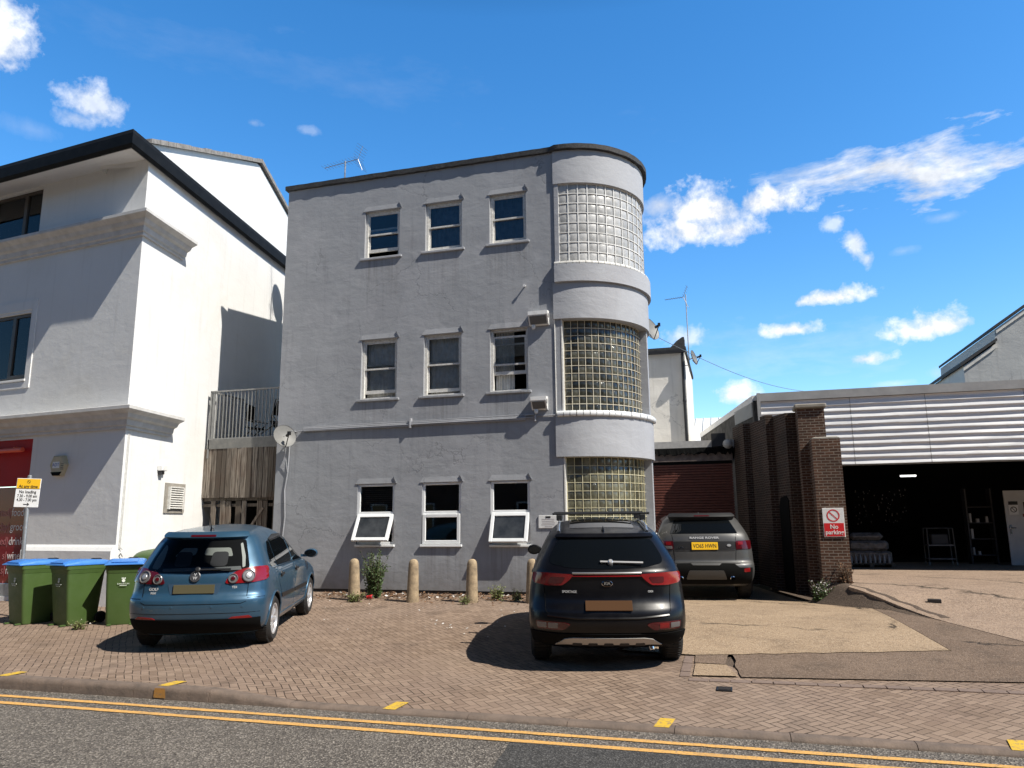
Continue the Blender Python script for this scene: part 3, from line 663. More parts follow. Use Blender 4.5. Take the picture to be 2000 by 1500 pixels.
# windows
def hood(w_, a, b, z):
    m = MB(); t = z + .12
    m.add([(a + .03, -.004, t), (b - .04, -.004, t), (b + .05, -.017, z + .005), (a - .05, -.017, z + .005), (a - .05, 0, z - .012), (b + .05, 0, z - .012)], [(0, 3, 2, 1), (3, 4, 5, 2), (1, 2, 5), (0, 4, 3), (0, 1, 5, 4)])
    m.add([(b - .04, -.004, t), (b - .02, -.03, t + .03), (b + .06, -.055, z + .005), (b + .05, -.017, z + .005)], [(0, 1, 2, 3)])
    m.build('hood', MT['grey'], w_)
def sash_window(ci, ri, raise_=0., dark=True, curt='net', extra=False, drop=0.):
    a, b = cols[ci]; z0, z1 = rows[ri]; m = MB(); f = .055; y0, y1 = .06, .15
    m.box(a, a + f, y0, y1, z0, z1); m.box(b - f, b, y0, y1, z0, z1); m.box(a + f, b - f, y0, y1, z1 - f, z1); m.box(a + f, b - f, y0, y1, z0, z0 + f * .7)
    wn = m.build('window', MT['frame'], GB)
    ai, bi = a + f, b - f; zi0, zi1 = z0 + f * .7, z1 - f; mid = (zi0 + zi1) / 2 + .02; s = .035
    def sash(p0, p1, y, bot, top):
        q = MB(); q.box(ai, ai + s, y, y + .035, p0, p1); q.box(bi - s, bi, y, y + .035, p0, p1); q.box(ai + s, bi - s, y, y + .035, p1 - top, p1); q.box(ai + s, bi - s, y, y + .035, p0, p0 + bot)
        so_ = q.build('sash', MT['frame'], wn)
        g = MB(); g.box(ai + s, bi - s, y + .014, y + .020, p0 + bot, p1 - top); g.build('pane', MT['pane'], wn)
    sash(mid - .02 - drop, zi1 - drop, .075, .035, .04)
    sash(zi0 + raise_, mid + .02 + raise_, .112, .075, .035)
    m = MB(); m.bbox(a - .09, b + .07, -.05, .07, z0 - .055, z0 - .002, .008); m.build('sill', MT['grey'] if ri < 2 else MT['band'], wn)
    hood(wn, a, b, z1)
    if curt:
        q = MB(); n = 26; y = .22; lo, hi = (ai, bi)
        if curt == 'half': hi = ai + (bi - ai) * .58
        pts = [(lo + (hi - lo) * k / n, y + .018 * math.sin(k * 1.7 + ci) + .01 * math.sin(k * .6)) for k in range(n + 1)]
        q.loft([[Vector((x, yy, z)) for x, yy in pts] for z in (z0 + .03, z1)], False); q.build('curtain', MT['darkcurt'] if curt == 'dark' else MT['net'], wn, smooth=80)
sash_window(0, 2, .13, curt=None, drop=.0); sash_window(1, 2, .0, curt='dark'); sash_window(2, 2, 0, curt='dark')
sash_window(0, 1, .10, curt='net'); sash_window(1, 1, .05, curt='net'); sash_window(2, 1, .34, curt='half', drop=.10)
def upvc_window(ci, tilt, blind=False):
    a, b = cols[ci]; z0, z1 = rows[0]; m = MB(); f = .055; y0, y1 = .03, .10; zm = z0 + .66
    m.bbox(a, a + f, y0, y1, z0, z1, .006); m.bbox(b - f, b, y0, y1, z0, z1, .006); m.bbox(a + f, b - f, y0, y1, z1 - f, z1, .006); m.bbox(a + f, b - f, y0, y1, z0, z0 + f, .006); m.bbox(a + f, b - f, y0, y1, zm - .03, zm + .03, .006)
    m.box(a + .18, b - .28, y0 - .018, y0 + .002, z1 - .04, z1 - .018)
    wn = m.build('window', MT['upvc'], GB, smooth=30)
    g = MB(); g.box(a + f, b - f, .06, .066, zm + .03, z1 - f); g.build('pane', MT['pane'], wn)
    X = Matrix.Translation((0, y0, zm - .03)) @ Matrix.Rotation(R(-tilt), 4, 'X')   # top-hung casement
    h = zm - .03 - z0 - .01; s = .075; q = MB()
    aa, bb = a + .015, b - .015
    for x0, x1, c, d in ((aa, aa + s, -h, 0), (bb - s, bb, -h, 0), (aa + s, bb - s, -s, 0), (aa + s, bb - s, -h, -h + s)): q.bbox(x0, x1, -.035, .025, c, d, .008, X)
    cs = q.build('casement', MT['upvc'], wn, smooth=30)
    g = MB(); g.box(aa + s, bb - s, -.012, -.006, -h + s, -s, X); g.build('pane', MT['dusty' if tilt else 'pane'], wn)
    m = MB(); m.bbox(a - .02, b + .03, -.05, .06, z0 - .05, z0 - .003, .008); m.build('sill', MT['upvc'], wn, smooth=30)
    hood(wn, a, b, z1)
    if blind:
        q = MB()
        for k in range(11): q.box(a + .07, b - .07, .20, .235, zm + .05 + k * .045, zm + .056 + k * .045)
        q.build('blind', MT['brown'], wn)
upvc_window(0, 27, True); upvc_window(1, 0); upvc_window(2, 20)
# ------------------------------------------------------------------ the white building on the left
CN = Vector((-7.63, -2.693, 0)); FD = Vector((-.9943, .107, 0)).normalized(); SD = Vector((-.161, .987, 0)).normalized()
FN = Vector((FD.y, -FD.x, 0)); FN = -FN if FN.y > 0 else FN; SN = Vector((SD.y, -SD.x, 0))
LB = empty('white_building', CN); tag(LB, 'white rendered building with stone cornices, deep eaves and a red shop front', 'building')
FRM = frame((0, 0, 0), -FD)      # local x runs right along the front, so positions left of the corner are negative
FS = frame((0, 0, 0), SD)        # side wall: x runs back from the corner, y into the building
mb = MB(); wall(mb, FRM, -14, 0, -.35, 9.25, [(-5.6, -3.28, 7.96, 9.16), (-5.6, -3.20, 4.64, 6.17), (-9.5, -2.70, .02, 3.30)], .14)
mb.quad(*[FS @ Vector(p) for p in ((0, 0, -.35), (9, 0, -.35), (9, 0, 9.25), (0, 0, 9.25))])
mb.build('wall', MT['white'], LB, recalc=False)
# sloped plinth on the front
mb = MB(); mb.prism([(-.10, -.35), (-.10, .96), (-.05, 1.03), (.0, 1.08), (.01, -.35)], 'x', -2.58, -.002, FRM); mb.build('plinth', MT['white'], LB)
# cornices: a moulded profile carried round the corner
def cornice(z0, z1, ret, prof):
    m = MB(); h = z1 - z0; rings = []
    rings.append([FRM @ Vector((-14, -o_, z0 + t * h)) for o_, t in prof])
    bis = []
    for o_, t in prof:   # mitred corner: intersection of the two offset lines
        p = FN * o_; q = SN * o_; d1, d2 = FD, SD; den = d1.x * d2.y - d1.y * d2.x; r = q - p; s_ = (r.x * d2.y - r.y * d2.x) / den
        bis.append(p + d1 * s_ + Vector((0, 0, z0 + t * h)))
    rings.append(bis); rings.append([FS @ Vector((ret, -o_, z0 + t * h)) for o_, t in prof])
    m.loft(rings, True, True); m.build('cornice', MT['stone'], LB)
PR = [(0, 0), (.06, 0), (.06, .12), (.10, .16), (.12, .38), (.19, .46), (.23, .62), (.33, .72), (.36, .76), (.36, .90), (.30, .94), (.0, 1.0)]
cornice(7.46, 7.92, 1.5, PR); cornice(3.36, 3.82, 1.5, PR)
# eaves, fascia and roof
m = MB(); ov = .70; os = .11; zb, zt = 9.08, 9.46
def cpt(a, b, z):   # a along the front overhang, b along the side overhang
    p = FN * a; q = SN * b; den = FD.x * SD.y - FD.y * SD.x; r = q - p; s_ = (r.x * SD.y - r.y * SD.x) / den; v = p + FD * s_; return Vector((v.x, v.y, z))
tipo = cpt(ov, os, 0); fl = tipo + FD * 14; bk = tipo + SD * 10
def ring(d, z):
    t = cpt(ov + d, os + d, z); return t
m.loft([[(FD * 14 + ring(d, 0)) * 1 + Vector((0, 0, z)) for d, z in ((-.02, zb), (0, zb), (.05, zb + .06), (.06, zt - .10), (.03, zt), (-.08, zt + .03))], [ring(d, z) for d, z in ((-.02, zb), (0, zb), (.05, zb + .06), (.06, zt - .10), (.03, zt), (-.08, zt + .03))],
        [SD * 10 + ring(d, z) for d, z in ((-.02, zb), (0, zb), (.05, zb + .06), (.06, zt - .10), (.03, zt), (-.08, zt + .03))]], True, True)
m.build('gutter', MT['gutter'], LB)
m = MB(); a0 = FD * 14
m.add([cpt(.0, .0, 9.22), cpt(ov - .05, os - .05, zb + .01), FD * 14 + cpt(ov - .05, os - .05, zb + .01), FD * 14 + Vector((0, 0, 9.22)), SD * 10 + cpt(ov - .05, os - .05, zb + .01), SD * 10 + Vector((0, 0, 9.22))], [(0, 1, 2, 3), (0, 5, 4, 1)])
m.build('soffit', MT['white'], LB)
m = MB(); t0 = cpt(ov - .1, os - .1, zt + .02); m.add([t0, t0 + FD * 14, FD * 14 - FN * 6 + Vector((0, 0, 10.6)), -FN * 6 - SN * 3 + Vector((0, 0, 10.6)), t0 + SD * 10], [(0, 1, 2, 3), (0, 3, 4)]); m.build('roof', MT['felt'], LB)
# white gable rising behind the side eaves
gp_ = [(.1, 9.1), (.1, 9.66), (4.95, 11.62), (5.15, 11.62), (9, 10.35), (9, 9.1)]
m = MB(); m.add([FS @ Vector((a, .06, z)) for a, z in gp_] + [FS @ Vector((a, 1.2, z)) for a, z in gp_], [(0, 1, 2, 3, 4, 5), (6, 11, 10, 9, 8, 7), (1, 7, 8, 2), (2, 8, 9, 3), (3, 9, 10, 4), (4, 10, 11, 5), (0, 6, 7, 1)])
m.build('gable', MT['white'], LB)
m = MB(); rg = random.Random(3)
for (a, z), (b, y) in (((.0, 9.58), (5.08, 11.70)), ((5.08, 11.70), (9.1, 10.36))):
    n = 17
    for k in range(n):
        t0, t1 = k / n, (k + .96) / n; j = rg.uniform(0, .025)
        p = [(a + (b - a) * t0, z + (y - z) * t0), (a + (b - a) * t1, z + (y - z) * t1)]
        m.loft([[FS @ Vector((p[i][0], -.03, p[i][1] + .0)), FS @ Vector((p[i][0], -.03, p[i][1] + .10 + j)), FS @ Vector((p[i][0], 1.2, p[i][1] + .10 + j)), FS @ Vector((p[i][0], 1.2, p[i][1]))] for i in (0, 1)], True, True)
m.build('roof_tiles', P('grey_roof_tile', (.16, .15, .14), .8, 0, (.30, .28, .26), 12, .5, 30), LB)
# windows on the front
def lb_window(x0, x1, z0, z1, arch=False):
    m = MB(); f = .07; y0, y1 = .05, .12
    m.box(x0, x0 + f, y0, y1, z0, z1, FRM); m.box(x1 - f, x1, y0, y1, z0, z1, FRM); m.box(x0 + f, x1 - f, y0, y1, z1 - f, z1, FRM); m.box(x0 + f, x1 - f, y0, y1, z0, z0 + f, FRM)
    for xm in (x1 - .62, x0 + .62): m.box(xm - .05, xm + .05, y0, y1, z0 + f, z1 - f, FRM)
    m.box(x1 - .58, x1 - f, y0 - .012, y0, z0 + f, z0 + f + .05, FRM)
    wn = m.build('window', MT['brown'], LB)
    g = MB(); g.box(x0 + f, x1 - f, .085, .09, z0 + f, z1 - f, FRM); g.build('pane', MT['pane'], wn)
    q = MB(); n = 60; pts = [(x0 + (x1 - x0) * k / n, .17 + .02 * math.sin(k * 1.3) + .012 * math.sin(k * .5)) for k in range(n + 1)]
    q.loft([[FRM @ Vector((x, y, z)) for x, y in pts] for z in (z0 + .02, z1)], False); q.build('curtain', P('blue_grey_curtain', (.22, .24, .30), .9, 0, (.13, .14, .19), 3), wn, smooth=80)
    q = MB(); q.box(x0 - .1, x1 + .1, .3, .32, z0 - .1, z1 + .1, FRM); q.build('interior', MT['room'], wn)
    s = MB(); s.bbox(x0 - .04, x1 + .05, -.045, .06, z0 - .05, z0 - .003, .006, FRM); s.build('sill', MT['white'], wn)
    if arch:
        b = MB(); w_ = .16; e = .022
        b.box(x1 + .02, x1 + w_ + .02, -e, .0, z0 - .2, z1 + .28, FRM); b.box(x0, x1 + .02, -e, 0, z1 + .06, z1 + .28, FRM); b.box(x0, x1 + .02, -e, 0, z0 - .2, z0 - .06, FRM); b.build('surround', MT['white'], wn)
lb_window(-5.6, -3.28, 7.96, 9.16); lb_window(-5.6, -3.20, 4.64, 6.17, True)
# red shop front
m = MB(); m.box(-9.5, -2.70, .03, .10, 2.30, 3.30, FRM); sf = m.build('shop_front', MT['red'], LB)
m = MB(); m.box(-9.5, -2.72, .07, .10, .28, 2.28, FRM); m.build('shop_window', MT['redglass'], sf)
m = MB(); m.box(-9.5, -2.71, .02, .13, .02, .27, FRM); m.box(-2.74, -2.70, .03, .13, .27, 2.3, FRM); m.build('stall_riser', MT['galv'], sf)
X0 = FRM @ Matrix.Rotation(R(90), 4, 'X')
for i, (pre, s) in enumerate((('ated', 'foods'), ('day', 'grocerie'), ('ed', 'drinks'), ('s', 'wines'), ('s', 'mag'), ('', 'cas'))):
    z = 1.74 - i * .30; x = -3.22
    text('lettering', s, .235, MT['textw'], sf, FRM @ Matrix.Translation((x, .066, z)) @ Matrix.Rotation(R(90), 4, 'X'), 'LEFT', .001, .9)
    text('lettering', pre + '|', .235, MT['textdim'], sf, FRM @ Matrix.Translation((x - .015, .066, z)) @ Matrix.Rotation(R(90), 4, 'X'), 'RIGHT', .001, .9)
m = MB(); m.tube([FRM @ Vector((-9, -.10, 3.06)), FRM @ Vector((-2.86, -.10, 3.06))], .05, 10); lt = m.build('awning_tube', MT['orange'], sf, smooth=40)
m = MB()
for x in (-3.15, -5): m.box(x - .02, x + .02, -.10, .03, 3.08, 3.13, FRM)
m.build('bracket', MT['orange'], lt)
# vent, light and cables on the side wall
m = MB(); m.box(1.50, 2.27, -.03, .0, 1.71, 2.36, FS); vt = m.build('vent', P('vent_surround', (.30, .275, .24), .8, 0, (.22, .20, .17), 9), LB)
m = MB(); m.box(1.62, 2.15, -.038, -.028, 1.80, 2.27, FS); m.build('vent_recess', MT['mblack'], vt)
m = MB()
for k in range(9): m.prism([(-.035, 1.815 + k * .05), (-.075, 1.805 + k * .05), (-.078, 1.815 + k * .05), (-.038, 1.85 + k * .05)], 'x', 1.63, 2.14, FS)
m.box(1.60, 1.64, -.08, -.03, 1.79, 2.28, FS); m.box(2.13, 2.17, -.08, -.03, 1.79, 2.28, FS); m.box(1.64, 2.13, -.08, -.03, 2.255, 2.285, FS); m.build('louvre', MT['frame'], vt)
sl_ = empty('security_light', CN); tag(sl_, 'small white box light on white side wall above the louvred vent', 'light')
m = MB(); m.bbox(1.17, 1.36, -.12, 0, 2.60, 2.72, .01, FS); m.build('housing', MT['wmetal'], sl_)
m = MB(); m.bbox(1.19, 1.30, -.10, -.01, 2.52, 2.598, .01, FS); m.build('sensor', MT['black'], sl_)
m = MB()
m.tube([FS @ Vector((.09, -.012, z)) for z in (1.0, 2.0, 3.3)], .010); m.tube([FS @ Vector((.13, -.012, z)) for z in (1.0, 2.2, 3.3)], .007)
m.tube([FS @ Vector(p) for p in ((.11, -.02, 1.02), (.16, -.05, .98), (.10, -.05, .92), (.18, -.04, .84), (.14, -.05, .76), (.20, -.03, .68), (.15, -.02, .55))], .012)
cb = tag(m.build('cable', MT['frame']), 'thin white cables clipped down the corner of the white side wall', 'cable'); cb.location = CN
# alarm box
ab = empty('alarm_box', CN); tag(ab, 'cream six sided burglar alarm box on white front wall', 'alarm')
hx = [(-1.76 + .23 * a, 2.68 + .21 * b) for a, b in ((-.55, -1), (.55, -1), (1, .1), (.6, 1), (-.6, 1), (-1, .1))]
m = MB(); c = (-1.76, 2.68)
m.loft([[FRM @ Vector((c[0] + (x - c[0]) * s_, y, c[1] + (z - c[1]) * s_)) for x, z in hx] for y, s_ in ((0, 1.0), (-.07, 1.0), (-.10, .88))], True, True); m.build('housing', P('cream_plastic', (.52, .44, .28), .5, 0, (.42, .35, .22), 9), ab)
m = MB(); m.prism([(-1.76 - .10, 2.475), (-1.76 + .10, 2.475), (-1.76 + .15, 2.55), (-1.76 - .16, 2.55)], 'y', -.105, -.02, FRM); m.build('strobe', MT['mblack'], ab)
m = MB(); m.box(-1.88, -1.68, -.104, -.099, 2.63, 2.76, FRM); lb_ = m.build('label', MT['swhite'], ab)
text('lettering', 'ADT', .10, P('blue_print', (.05, .10, .35), .5), ab, FRM @ Matrix.Translation((-1.78, -.106, 2.695)) @ Matrix.Rotation(R(90), 4, 'X'), ext=.0008)
m = MB()
for k in range(4): m.box(-1.64, -1.56, -.103, -.097, 2.60 + k * .035, 2.612 + k * .035, FRM)
m.build('louvre', MT['black'], ab)

# ------------------------------------------------------------------ the gap between the two: timber screen, balcony, chairs
ts = empty('timber_screen', (-7.0, .3, 0)); tag(ts, 'weathered upright timber boards closing the gap below the balcony', 'fence')
rg = random.Random(8)
def boards(z0, z1, gaps, y=0., wd=.145):
    m = MB(); x = -1.16
    while x < 1.08:
        g_ = wd * rg.uniform(.92, 1.05); m.cur = rg.random() + .001
        if not (gaps and rg.random() < .42): m.box(x, x + g_ - .014, y - rg.uniform(0, .03), y + .022, z0 + rg.uniform(0, .02), z1 - rg.uniform(0, .015))
        x += g_
    return m
boards(2.06, 3.24, False).build('upper_board', MT['wood'], ts)
boards(-.05, 2.00, True, .05).build('lower_board', MT['wood'], ts)
m = MB(); m.cur = .3; m.box(-1.16, 1.08, .075, .12, 2.0, 2.08); m.box(-1.16, 1.08, .075, .12, 1.86, 1.93); m.box(-1.16, 1.08, .075, .12, .5, .58); m.cur = .8; m.box(.3, .36, .02, .06, 1.1, 1.9, Matrix.Translation((.33, 0, 1.5)) @ Matrix.Rotation(R(35), 4, 'Y') @ Matrix.Translation((-.33, 0, -1.5))); m.build('rail', MT['wood'], ts)
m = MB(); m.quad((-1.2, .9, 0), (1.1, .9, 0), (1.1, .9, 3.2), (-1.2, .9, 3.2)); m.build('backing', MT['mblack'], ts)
bc = empty('balcony', (-7.0, .3, 3.26)); tag(bc, 'small balcony with grey upright railings between white and grey buildings', 'balcony')
m = MB(); m.box(-1.02, 1.07, .02, 5, .0, .07); m.box(-1.02, 1.07, -.02, .02, -.03, .20); m.build('deck', P('balcony_steel', (.13, .13, .125), .6, 0, (.20, .195, .18), 7), bc)
m = MB()
for k in range(20): x = -.86 + k * .099; m.box(x - .008, x + .008, -.008, .008, .19, 1.35)
m.box(-1.02, 1.07, -.02, .02, 1.35, 1.385); m.box(-1.02, 1.07, -.015, .015, .20, .225); m.box(-1.03, -.99, -.02, .02, -.25, 1.385); m.box(-.965, -.90, -.012, .012, .22, 1.35)
for k in range(12): m.box(-1.02, -1.0, .1 + k * .1, .116 + k * .1, .2, 1.35)
m.box(-1.03, -.99, 0, 1.3, 1.35, 1.385); m.build('railing', P('dull_railing_steel', (.20, .20, .195), .6, .2, (.28, .28, .27), 9), bc)
def chair(loc, rz, tilt, label):
    r = empty('folding_chair', loc, rz, tilt); tag(r, label, 'chair', 'folded chairs on the balcony')
    m = MB()
    for s in (-.2, .2):
        m.tube([(s, -.25, 0), (s, .12, .55), (s, .2, 1.0)], .014); m.tube([(s, .3, 0), (s, -.2, .55)], .014); m.tube([(s, -.25, .60), (s, .15, .62)], .012)
    m.tube([(-.2, .2, 1.0), (.2, .2, 1.0)], .014); m.build('frame', MT['black'], r)
    m = MB(); m.box(-.19, .19, -.22, .13, .42, .45); m.build('seat', MT['mblack'], r); m = MB(); m.box(-.19, .19, .12, .15, .60, .98); m.build('backrest', MT['mblack'], r)
chair((-7.22, .85, 3.33), R(100), R(6), 'dark folding chair standing upright behind the left half of the balcony railing')
chair((-6.55, .8, 3.45), R(60), R(35), 'dark folding chair tipped over near the grey building on the balcony')
# satellite dishes
def dish(name, loc, aim, rad, label, arm=True, pole=None, mat='dish'):
    r = empty(name, loc); tag(r, label, 'satellite dish')
    d = Vector(aim).normalized(); X = d.to_track_quat('Z', 'Y').to_matrix().to_4x4()
    m = MB(); prof = [(rad * k / 8, .22 * rad * (k / 8) ** 2) for k in range(9)]
    prof = [(max(a, .004), b) for a, b in prof] + [(rad * 1.01, .22 * rad + .008)] + [(max(rad * k / 8, .004), .22 * rad * (k / 8) ** 2 - .012) for k in range(8, -1, -1)]
    m.lathe(prof, 28, X); m.build('reflector', MT[mat], r, smooth=40)
    m = MB(); e = X @ Vector((0, -.15 * rad, rad * 1.05)); b = X @ Vector((0, -rad * .95, .18 * rad))
    m.tube([X @ Vector((0, -rad * .3, -.03)), b + Vector((0, 0, -.02)), e], .012, 6); ar = m.build('arm', MT['black'], r)
    m = MB(); m.tube([e - d * .02, e - d * .12], .032, 8); m.box(-.03, .03, -.03, .03, -.03, .05, Matrix.Translation(e)); m.build('feed_horn', MT['black'], r)
    if pole:
        m = MB(); m.tube([(0, 0, 0)] + [Vector(p) for p in pole], .018, 6); m.build('bracket', MT['galv'], r)
dish('satellite_dish', (-5.56, -.30, 3.37), (.80, -.52, .30), .26, 'grey satellite dish at the grey building corner above the fence', pole=[(-.06, .10, .1), (.10, .16, .14), (.12, .30, .14)])
m = MB(); m.tube([(-5.58, -.015, 3.3), (-5.60, -.02, 2.6), (-5.66, -.02, 2.2), (-5.62, -.02, 1.6), (-5.68, -.02, .9), (-5.66, -.02, .1)], .014); m.tube([(-5.62, -.2, 3.2), (-5.64, -.06, 2.9), (-5.60, -.02, 2.55)], .009); tag(m.build('dish_cable', MT['grey']), 'pale cable hanging down the grey wall from satellite dish', 'cable')
dish('satellite_dish', (2.30, 3.0, 6.02), (.75, -.45, .30), .30, 'pale satellite dish on the back of the curved glass tower', pole=[(-.12, .05, 0), (-.35, .05, 0)])
dish('satellite_dish', (-6.95, 3.28, 10.02), (.62, -.45, .45), .36, 'satellite dish on the grey roof edge casting its shadow on the white side wall', pole=[(-.02, .08, -.1), (-.02, .08, -.55)])
# cable trunking
ct = empty('cable_trunking', (0, 0, 0)); tag(ct, 'long grey cable trunking across the grey wall above ground floor windows', 'trunking')
m = MB(); m.bbox(-5.24, -2.62, -.06, -.003, 3.50, 3.585, .008); m.bbox(-2.58, -.02, -.06, -.003, 3.52, 3.60, .008); m.build('channel', MT['grey'], ct)
m = MB(); m.tube([(-5.45, -.05, 3.50), (-5.22, -.05, 3.53), (-2.6, -.066, 3.545), (.15, -.066, 3.57)], .010); m.tube([(-5.22, -.045, 3.60), (-2.6, -.045, 3.615), (.1, -.045, 3.64)], .008); m.tube([(.0, -.02, 3.58), (.3, -.02, 3.60), (.62, -.02, 3.60)], .012); m.build('cable', MT['band'], ct)
m = MB(); m.box(-2.62, -2.58, -.085, -.0, 3.47, 3.68); m.box(-.03, .20, -.07, -.004, 3.615, 3.635); m.box(.18, .205, -.07, -.004, 3.49, 3.635); m.build('bracket', MT['band'], ct)
def floodlight(z0, z1, x0, x1, prj, label):
    r = empty('floodlight', (0, 0, 0)); tag(r, label, 'floodlight', 'boxed floodlights on the grey wall')
    m = MB(); m.prism([(-.002, z1), (-prj, z1 - .02), (-prj, z1 - .10), (-prj * .35, z0), (-.002, z0)], 'x', x0, x1); hb = m.build('housing', MT['wmetal'], r)
    m = MB(); m.quad((x0 + .03, -prj + .01, z1 - .125), (x1 - .03, -prj + .01, z1 - .125), (x1 - .03, -prj * .42, z0 + .02), (x0 + .03, -prj * .42, z0 + .02)); g = m.build('lamp_glass', P('grey_lamp_glass', (.10, .10, .10), .5), r); g.location = (0, -.008, -.004)
    m = MB()
    for k in range(4): m.box(x1 - .001, x1 + .004, -prj * .75 + k * .02, -prj * .75 + k * .02 + .008, z1 - .16, z1 - .07)
    m.build('grille', MT['black'], r)
    m = MB(); m.lathe([(.01, -.05), (.035, -.04), (.045, 0), (.035, .03), (.02, .05)], 12, Matrix.Translation((x0 + .09, -.07, z0 - .03))); m.build('sensor', MT['wmetal'], r, smooth=50)
floodlight(5.52, 5.82, .10, .52, .20, 'white boxed floodlight beside the right middle floor window, the upper one')
floodlight(3.72, 4.0, .13, .46, .20, 'white boxed floodlight just above the cable trunking, the lower one')
# plaque
pq = empty('wall_plaque', (.42, -.012, 1.445)); tag(pq, 'white notice plaque with small black badge on grey wall by the tower', 'sign')
m = MB(); m.bbox(-.20, .20, -.008, .011, -.125, .125, .004); m.build('board', MT['swhite'], pq)
m = MB(); m.box(-.05, .05, -.012, -.009, .075, .11); m.build('badge', MT['sblk'], pq)
m = MB()
for k in range(5):
    x = .15 if k < 4 else .1
    m.box(-x + rg.uniform(0, .03), x - rg.uniform(0, .03), -.0105, -.009, .045 - k * .036, .056 - k * .036)
m.build('print', P('faded_print', (.45, .42, .42), .6), pq)
# small bracket stub on the facade
m = MB(); m.tube([(.0, 0, 6.43), (.0, -.06, 6.42)], .018); m.lathe([(.02, 0), (.03, .01), (.03, .03)], 10, Matrix.Translation((0, -.06, 6.42)) @ Matrix.Rotation(R(90), 4, 'X')); tag(m.build('wall_fitting', MT['wmetal']), 'tiny white stub fitting on the grey wall below the top floor', 'fitting')
# roof aerials
def yagi(r, boom, n, hl, up=Vector((0, 0, 1)), mat='alum', refl=True):
    m = MB(); a, b = Vector(boom[0]), Vector(boom[1]); d = (b - a).normalized(); s = d.cross(up).normalized()
    m.tube([a, b], .010, 5)
    for k in range(n):
        p = a + (b - a) * (k / (n - 1)); h = hl * (1 - .3 * k / n); m.tube([p - s * h, p + s * h], .0045, 4)
    if refl:
        for q in (1, -1): 
            for k in range(5):
                p = a - d * .02 + (up * q * (.05 + k * .07)) - d * (k * .03) * 1; m.tube([p - s * hl * 1.2, p + s * hl * 1.2], .0045, 4)
            m.tube([a, a + up * q * .36 - d * .15], .007, 4)
    return m.build('antenna', MT[mat], r)
ra = empty('roof_aerial', (-6.34 + .5, 2.5, 9.2)); tag(ra, 'grey television aerial on the grey building flat roof', 'aerial')
m = MB(); m.tube([(0, 0, 0), (0, 0, 2.25)], .022, 6); m.build('mast', MT['galv'], ra)
yagi(ra, ((.42, -.05, 2.22), (-.72, .12, 2.20)), 12, .20, mat='galv')
# ------------------------------------------------------------------ right side: garage, rear block, brick wall, warehouse
def WL(y): return 5.42 - .246 * (y - 1.35)          # left face of the brick wall
GA = empty('garage', (3.0, 6.5, 0)); tag(GA, 'low flat roofed garage with brown roller shutter behind the grey car', 'garage')
G0 = Matrix()
m = MB(); m.box(-2.6, 1.30, .02, 4, 3.10, 3.40); m.box(-2.6, -1.3, .02, .3, -.1, 3.1); m.box(1.06, 1.5, .02, .3, -.1, 3.4); m.build('wall', MT['conc'], GA)
m = MB(); m.box(-2.6, 1.16, -.10, 4, 3.40, 3.62); m.build('fascia', P('roof_edge_board', (.46, .45, .43), .7, 0, (.34, .33, .32), 8, .3, 30), GA)
m = MB(); rg = random.Random(6); n = 70; a = []; b = []
for k in range(n + 1):
    x = -2.6 + 3.74 * k / n; a.append((x, -.112, 3.43)); b.append((x, -.125 - rg.uniform(0, .02), 3.30 - rg.uniform(0, .09)))
m.loft([[Vector(p) for p in a], [Vector(p) for p in b]], False); m.loft([[Vector((p[0], -.06, p[2])) for p in a], [Vector((p[0], -.02, p[2])) for p in b]], False); m.build('torn_felt', MT['mblack'], GA)
m = MB(); m.box(-2.6, 1.1, -.015, .02, 3.06, 3.30); m.build('lintel', P('brown_grey_lintel', (.24, .19, .165), .8, 0, (.12, .09, .08), 7, .3, 30), GA)
m = MB(); pr = []
for k in range(42): z = .02 + k * .0725; pr += [(.04, z), (.012, z + .012), (.008, z + .05), (.03, z + .066)]
m.loft([[Vector((x, y, z)) for y, z in pr] for x in (-2.2, 1.08)], False); m.build('roller_shutter', MT['shutter'], GA)
m = MB(); m.box(-2.2, 1.08, -.01, .1, 2.98, 3.06); m.build('shutter_box', MT['mblack'], GA)
gl_ = empty('globe_light', (3.99, 6.05, 3.47)); tag(gl_, 'round white globe bulkhead light at the garage corner', 'light')
m = MB(); m.lathe([(.01, -.13)] + [(.13 * math.sin(R(a)), -.13 * math.cos(R(a))) for a in range(20, 161, 20)] + [(.01, .13)], 16); m.build('globe', P('opal_globe', (.45, .44, .41), .4), gl_, smooth=60)
m = MB(); m.box(-.05, .05, .08, .40, -.05, .08); m.box(-.42, -.05, .02, .2, -.05, .30); m.build('mounting', MT['black'], gl_)

RBK = empty('rear_block', (0, 0, 0)); tag(RBK, 'pale weathered rear block with flat roof rising behind the garage', 'building')
m = MB(); m.box(-.5, 2.66, 9, 14, 3.3, 6.78); m.build('wall', MT['offwhite'], RBK)
m = MB(); m.box(2.663, 2.85, 8.94, 14.1, 3.3, 6.72); m.build('pilaster', MT['offwhite'], RBK)
m = MB(); m.box(-.6, 2.90, 8.86, 14.1, 6.783, 6.90); m.build('roof', MT['felt'], RBK)
m = MB(); m.prism([(2.42, 6.905), (2.62, 7.10), (2.80, 7.22), (2.86, 7.22), (2.86, 6.905)], 'y', 8.9, 9.4); m.build('parapet', MT['felt'], RBK)
m = MB(); m.box(-.5, 2.9, 8.80, 8.89, 6.70, 6.80); m.tube([(2.78, 8.89, 6.72), (2.78, 8.89, 5.2), (2.79, 8.89, 3.5)], .045, 8); m.lathe([(.05, 0), (.06, .05), (.05, .1)], 10, Matrix.Translation((2.78, 8.89, 5.1))); m.build('downpipe', MT['black'], RBK)
ma = empty('mast_aerial', (2.98, 9.0, 6.2)); tag(ma, 'tall thin mast with television aerial beside the rear block', 'aerial')
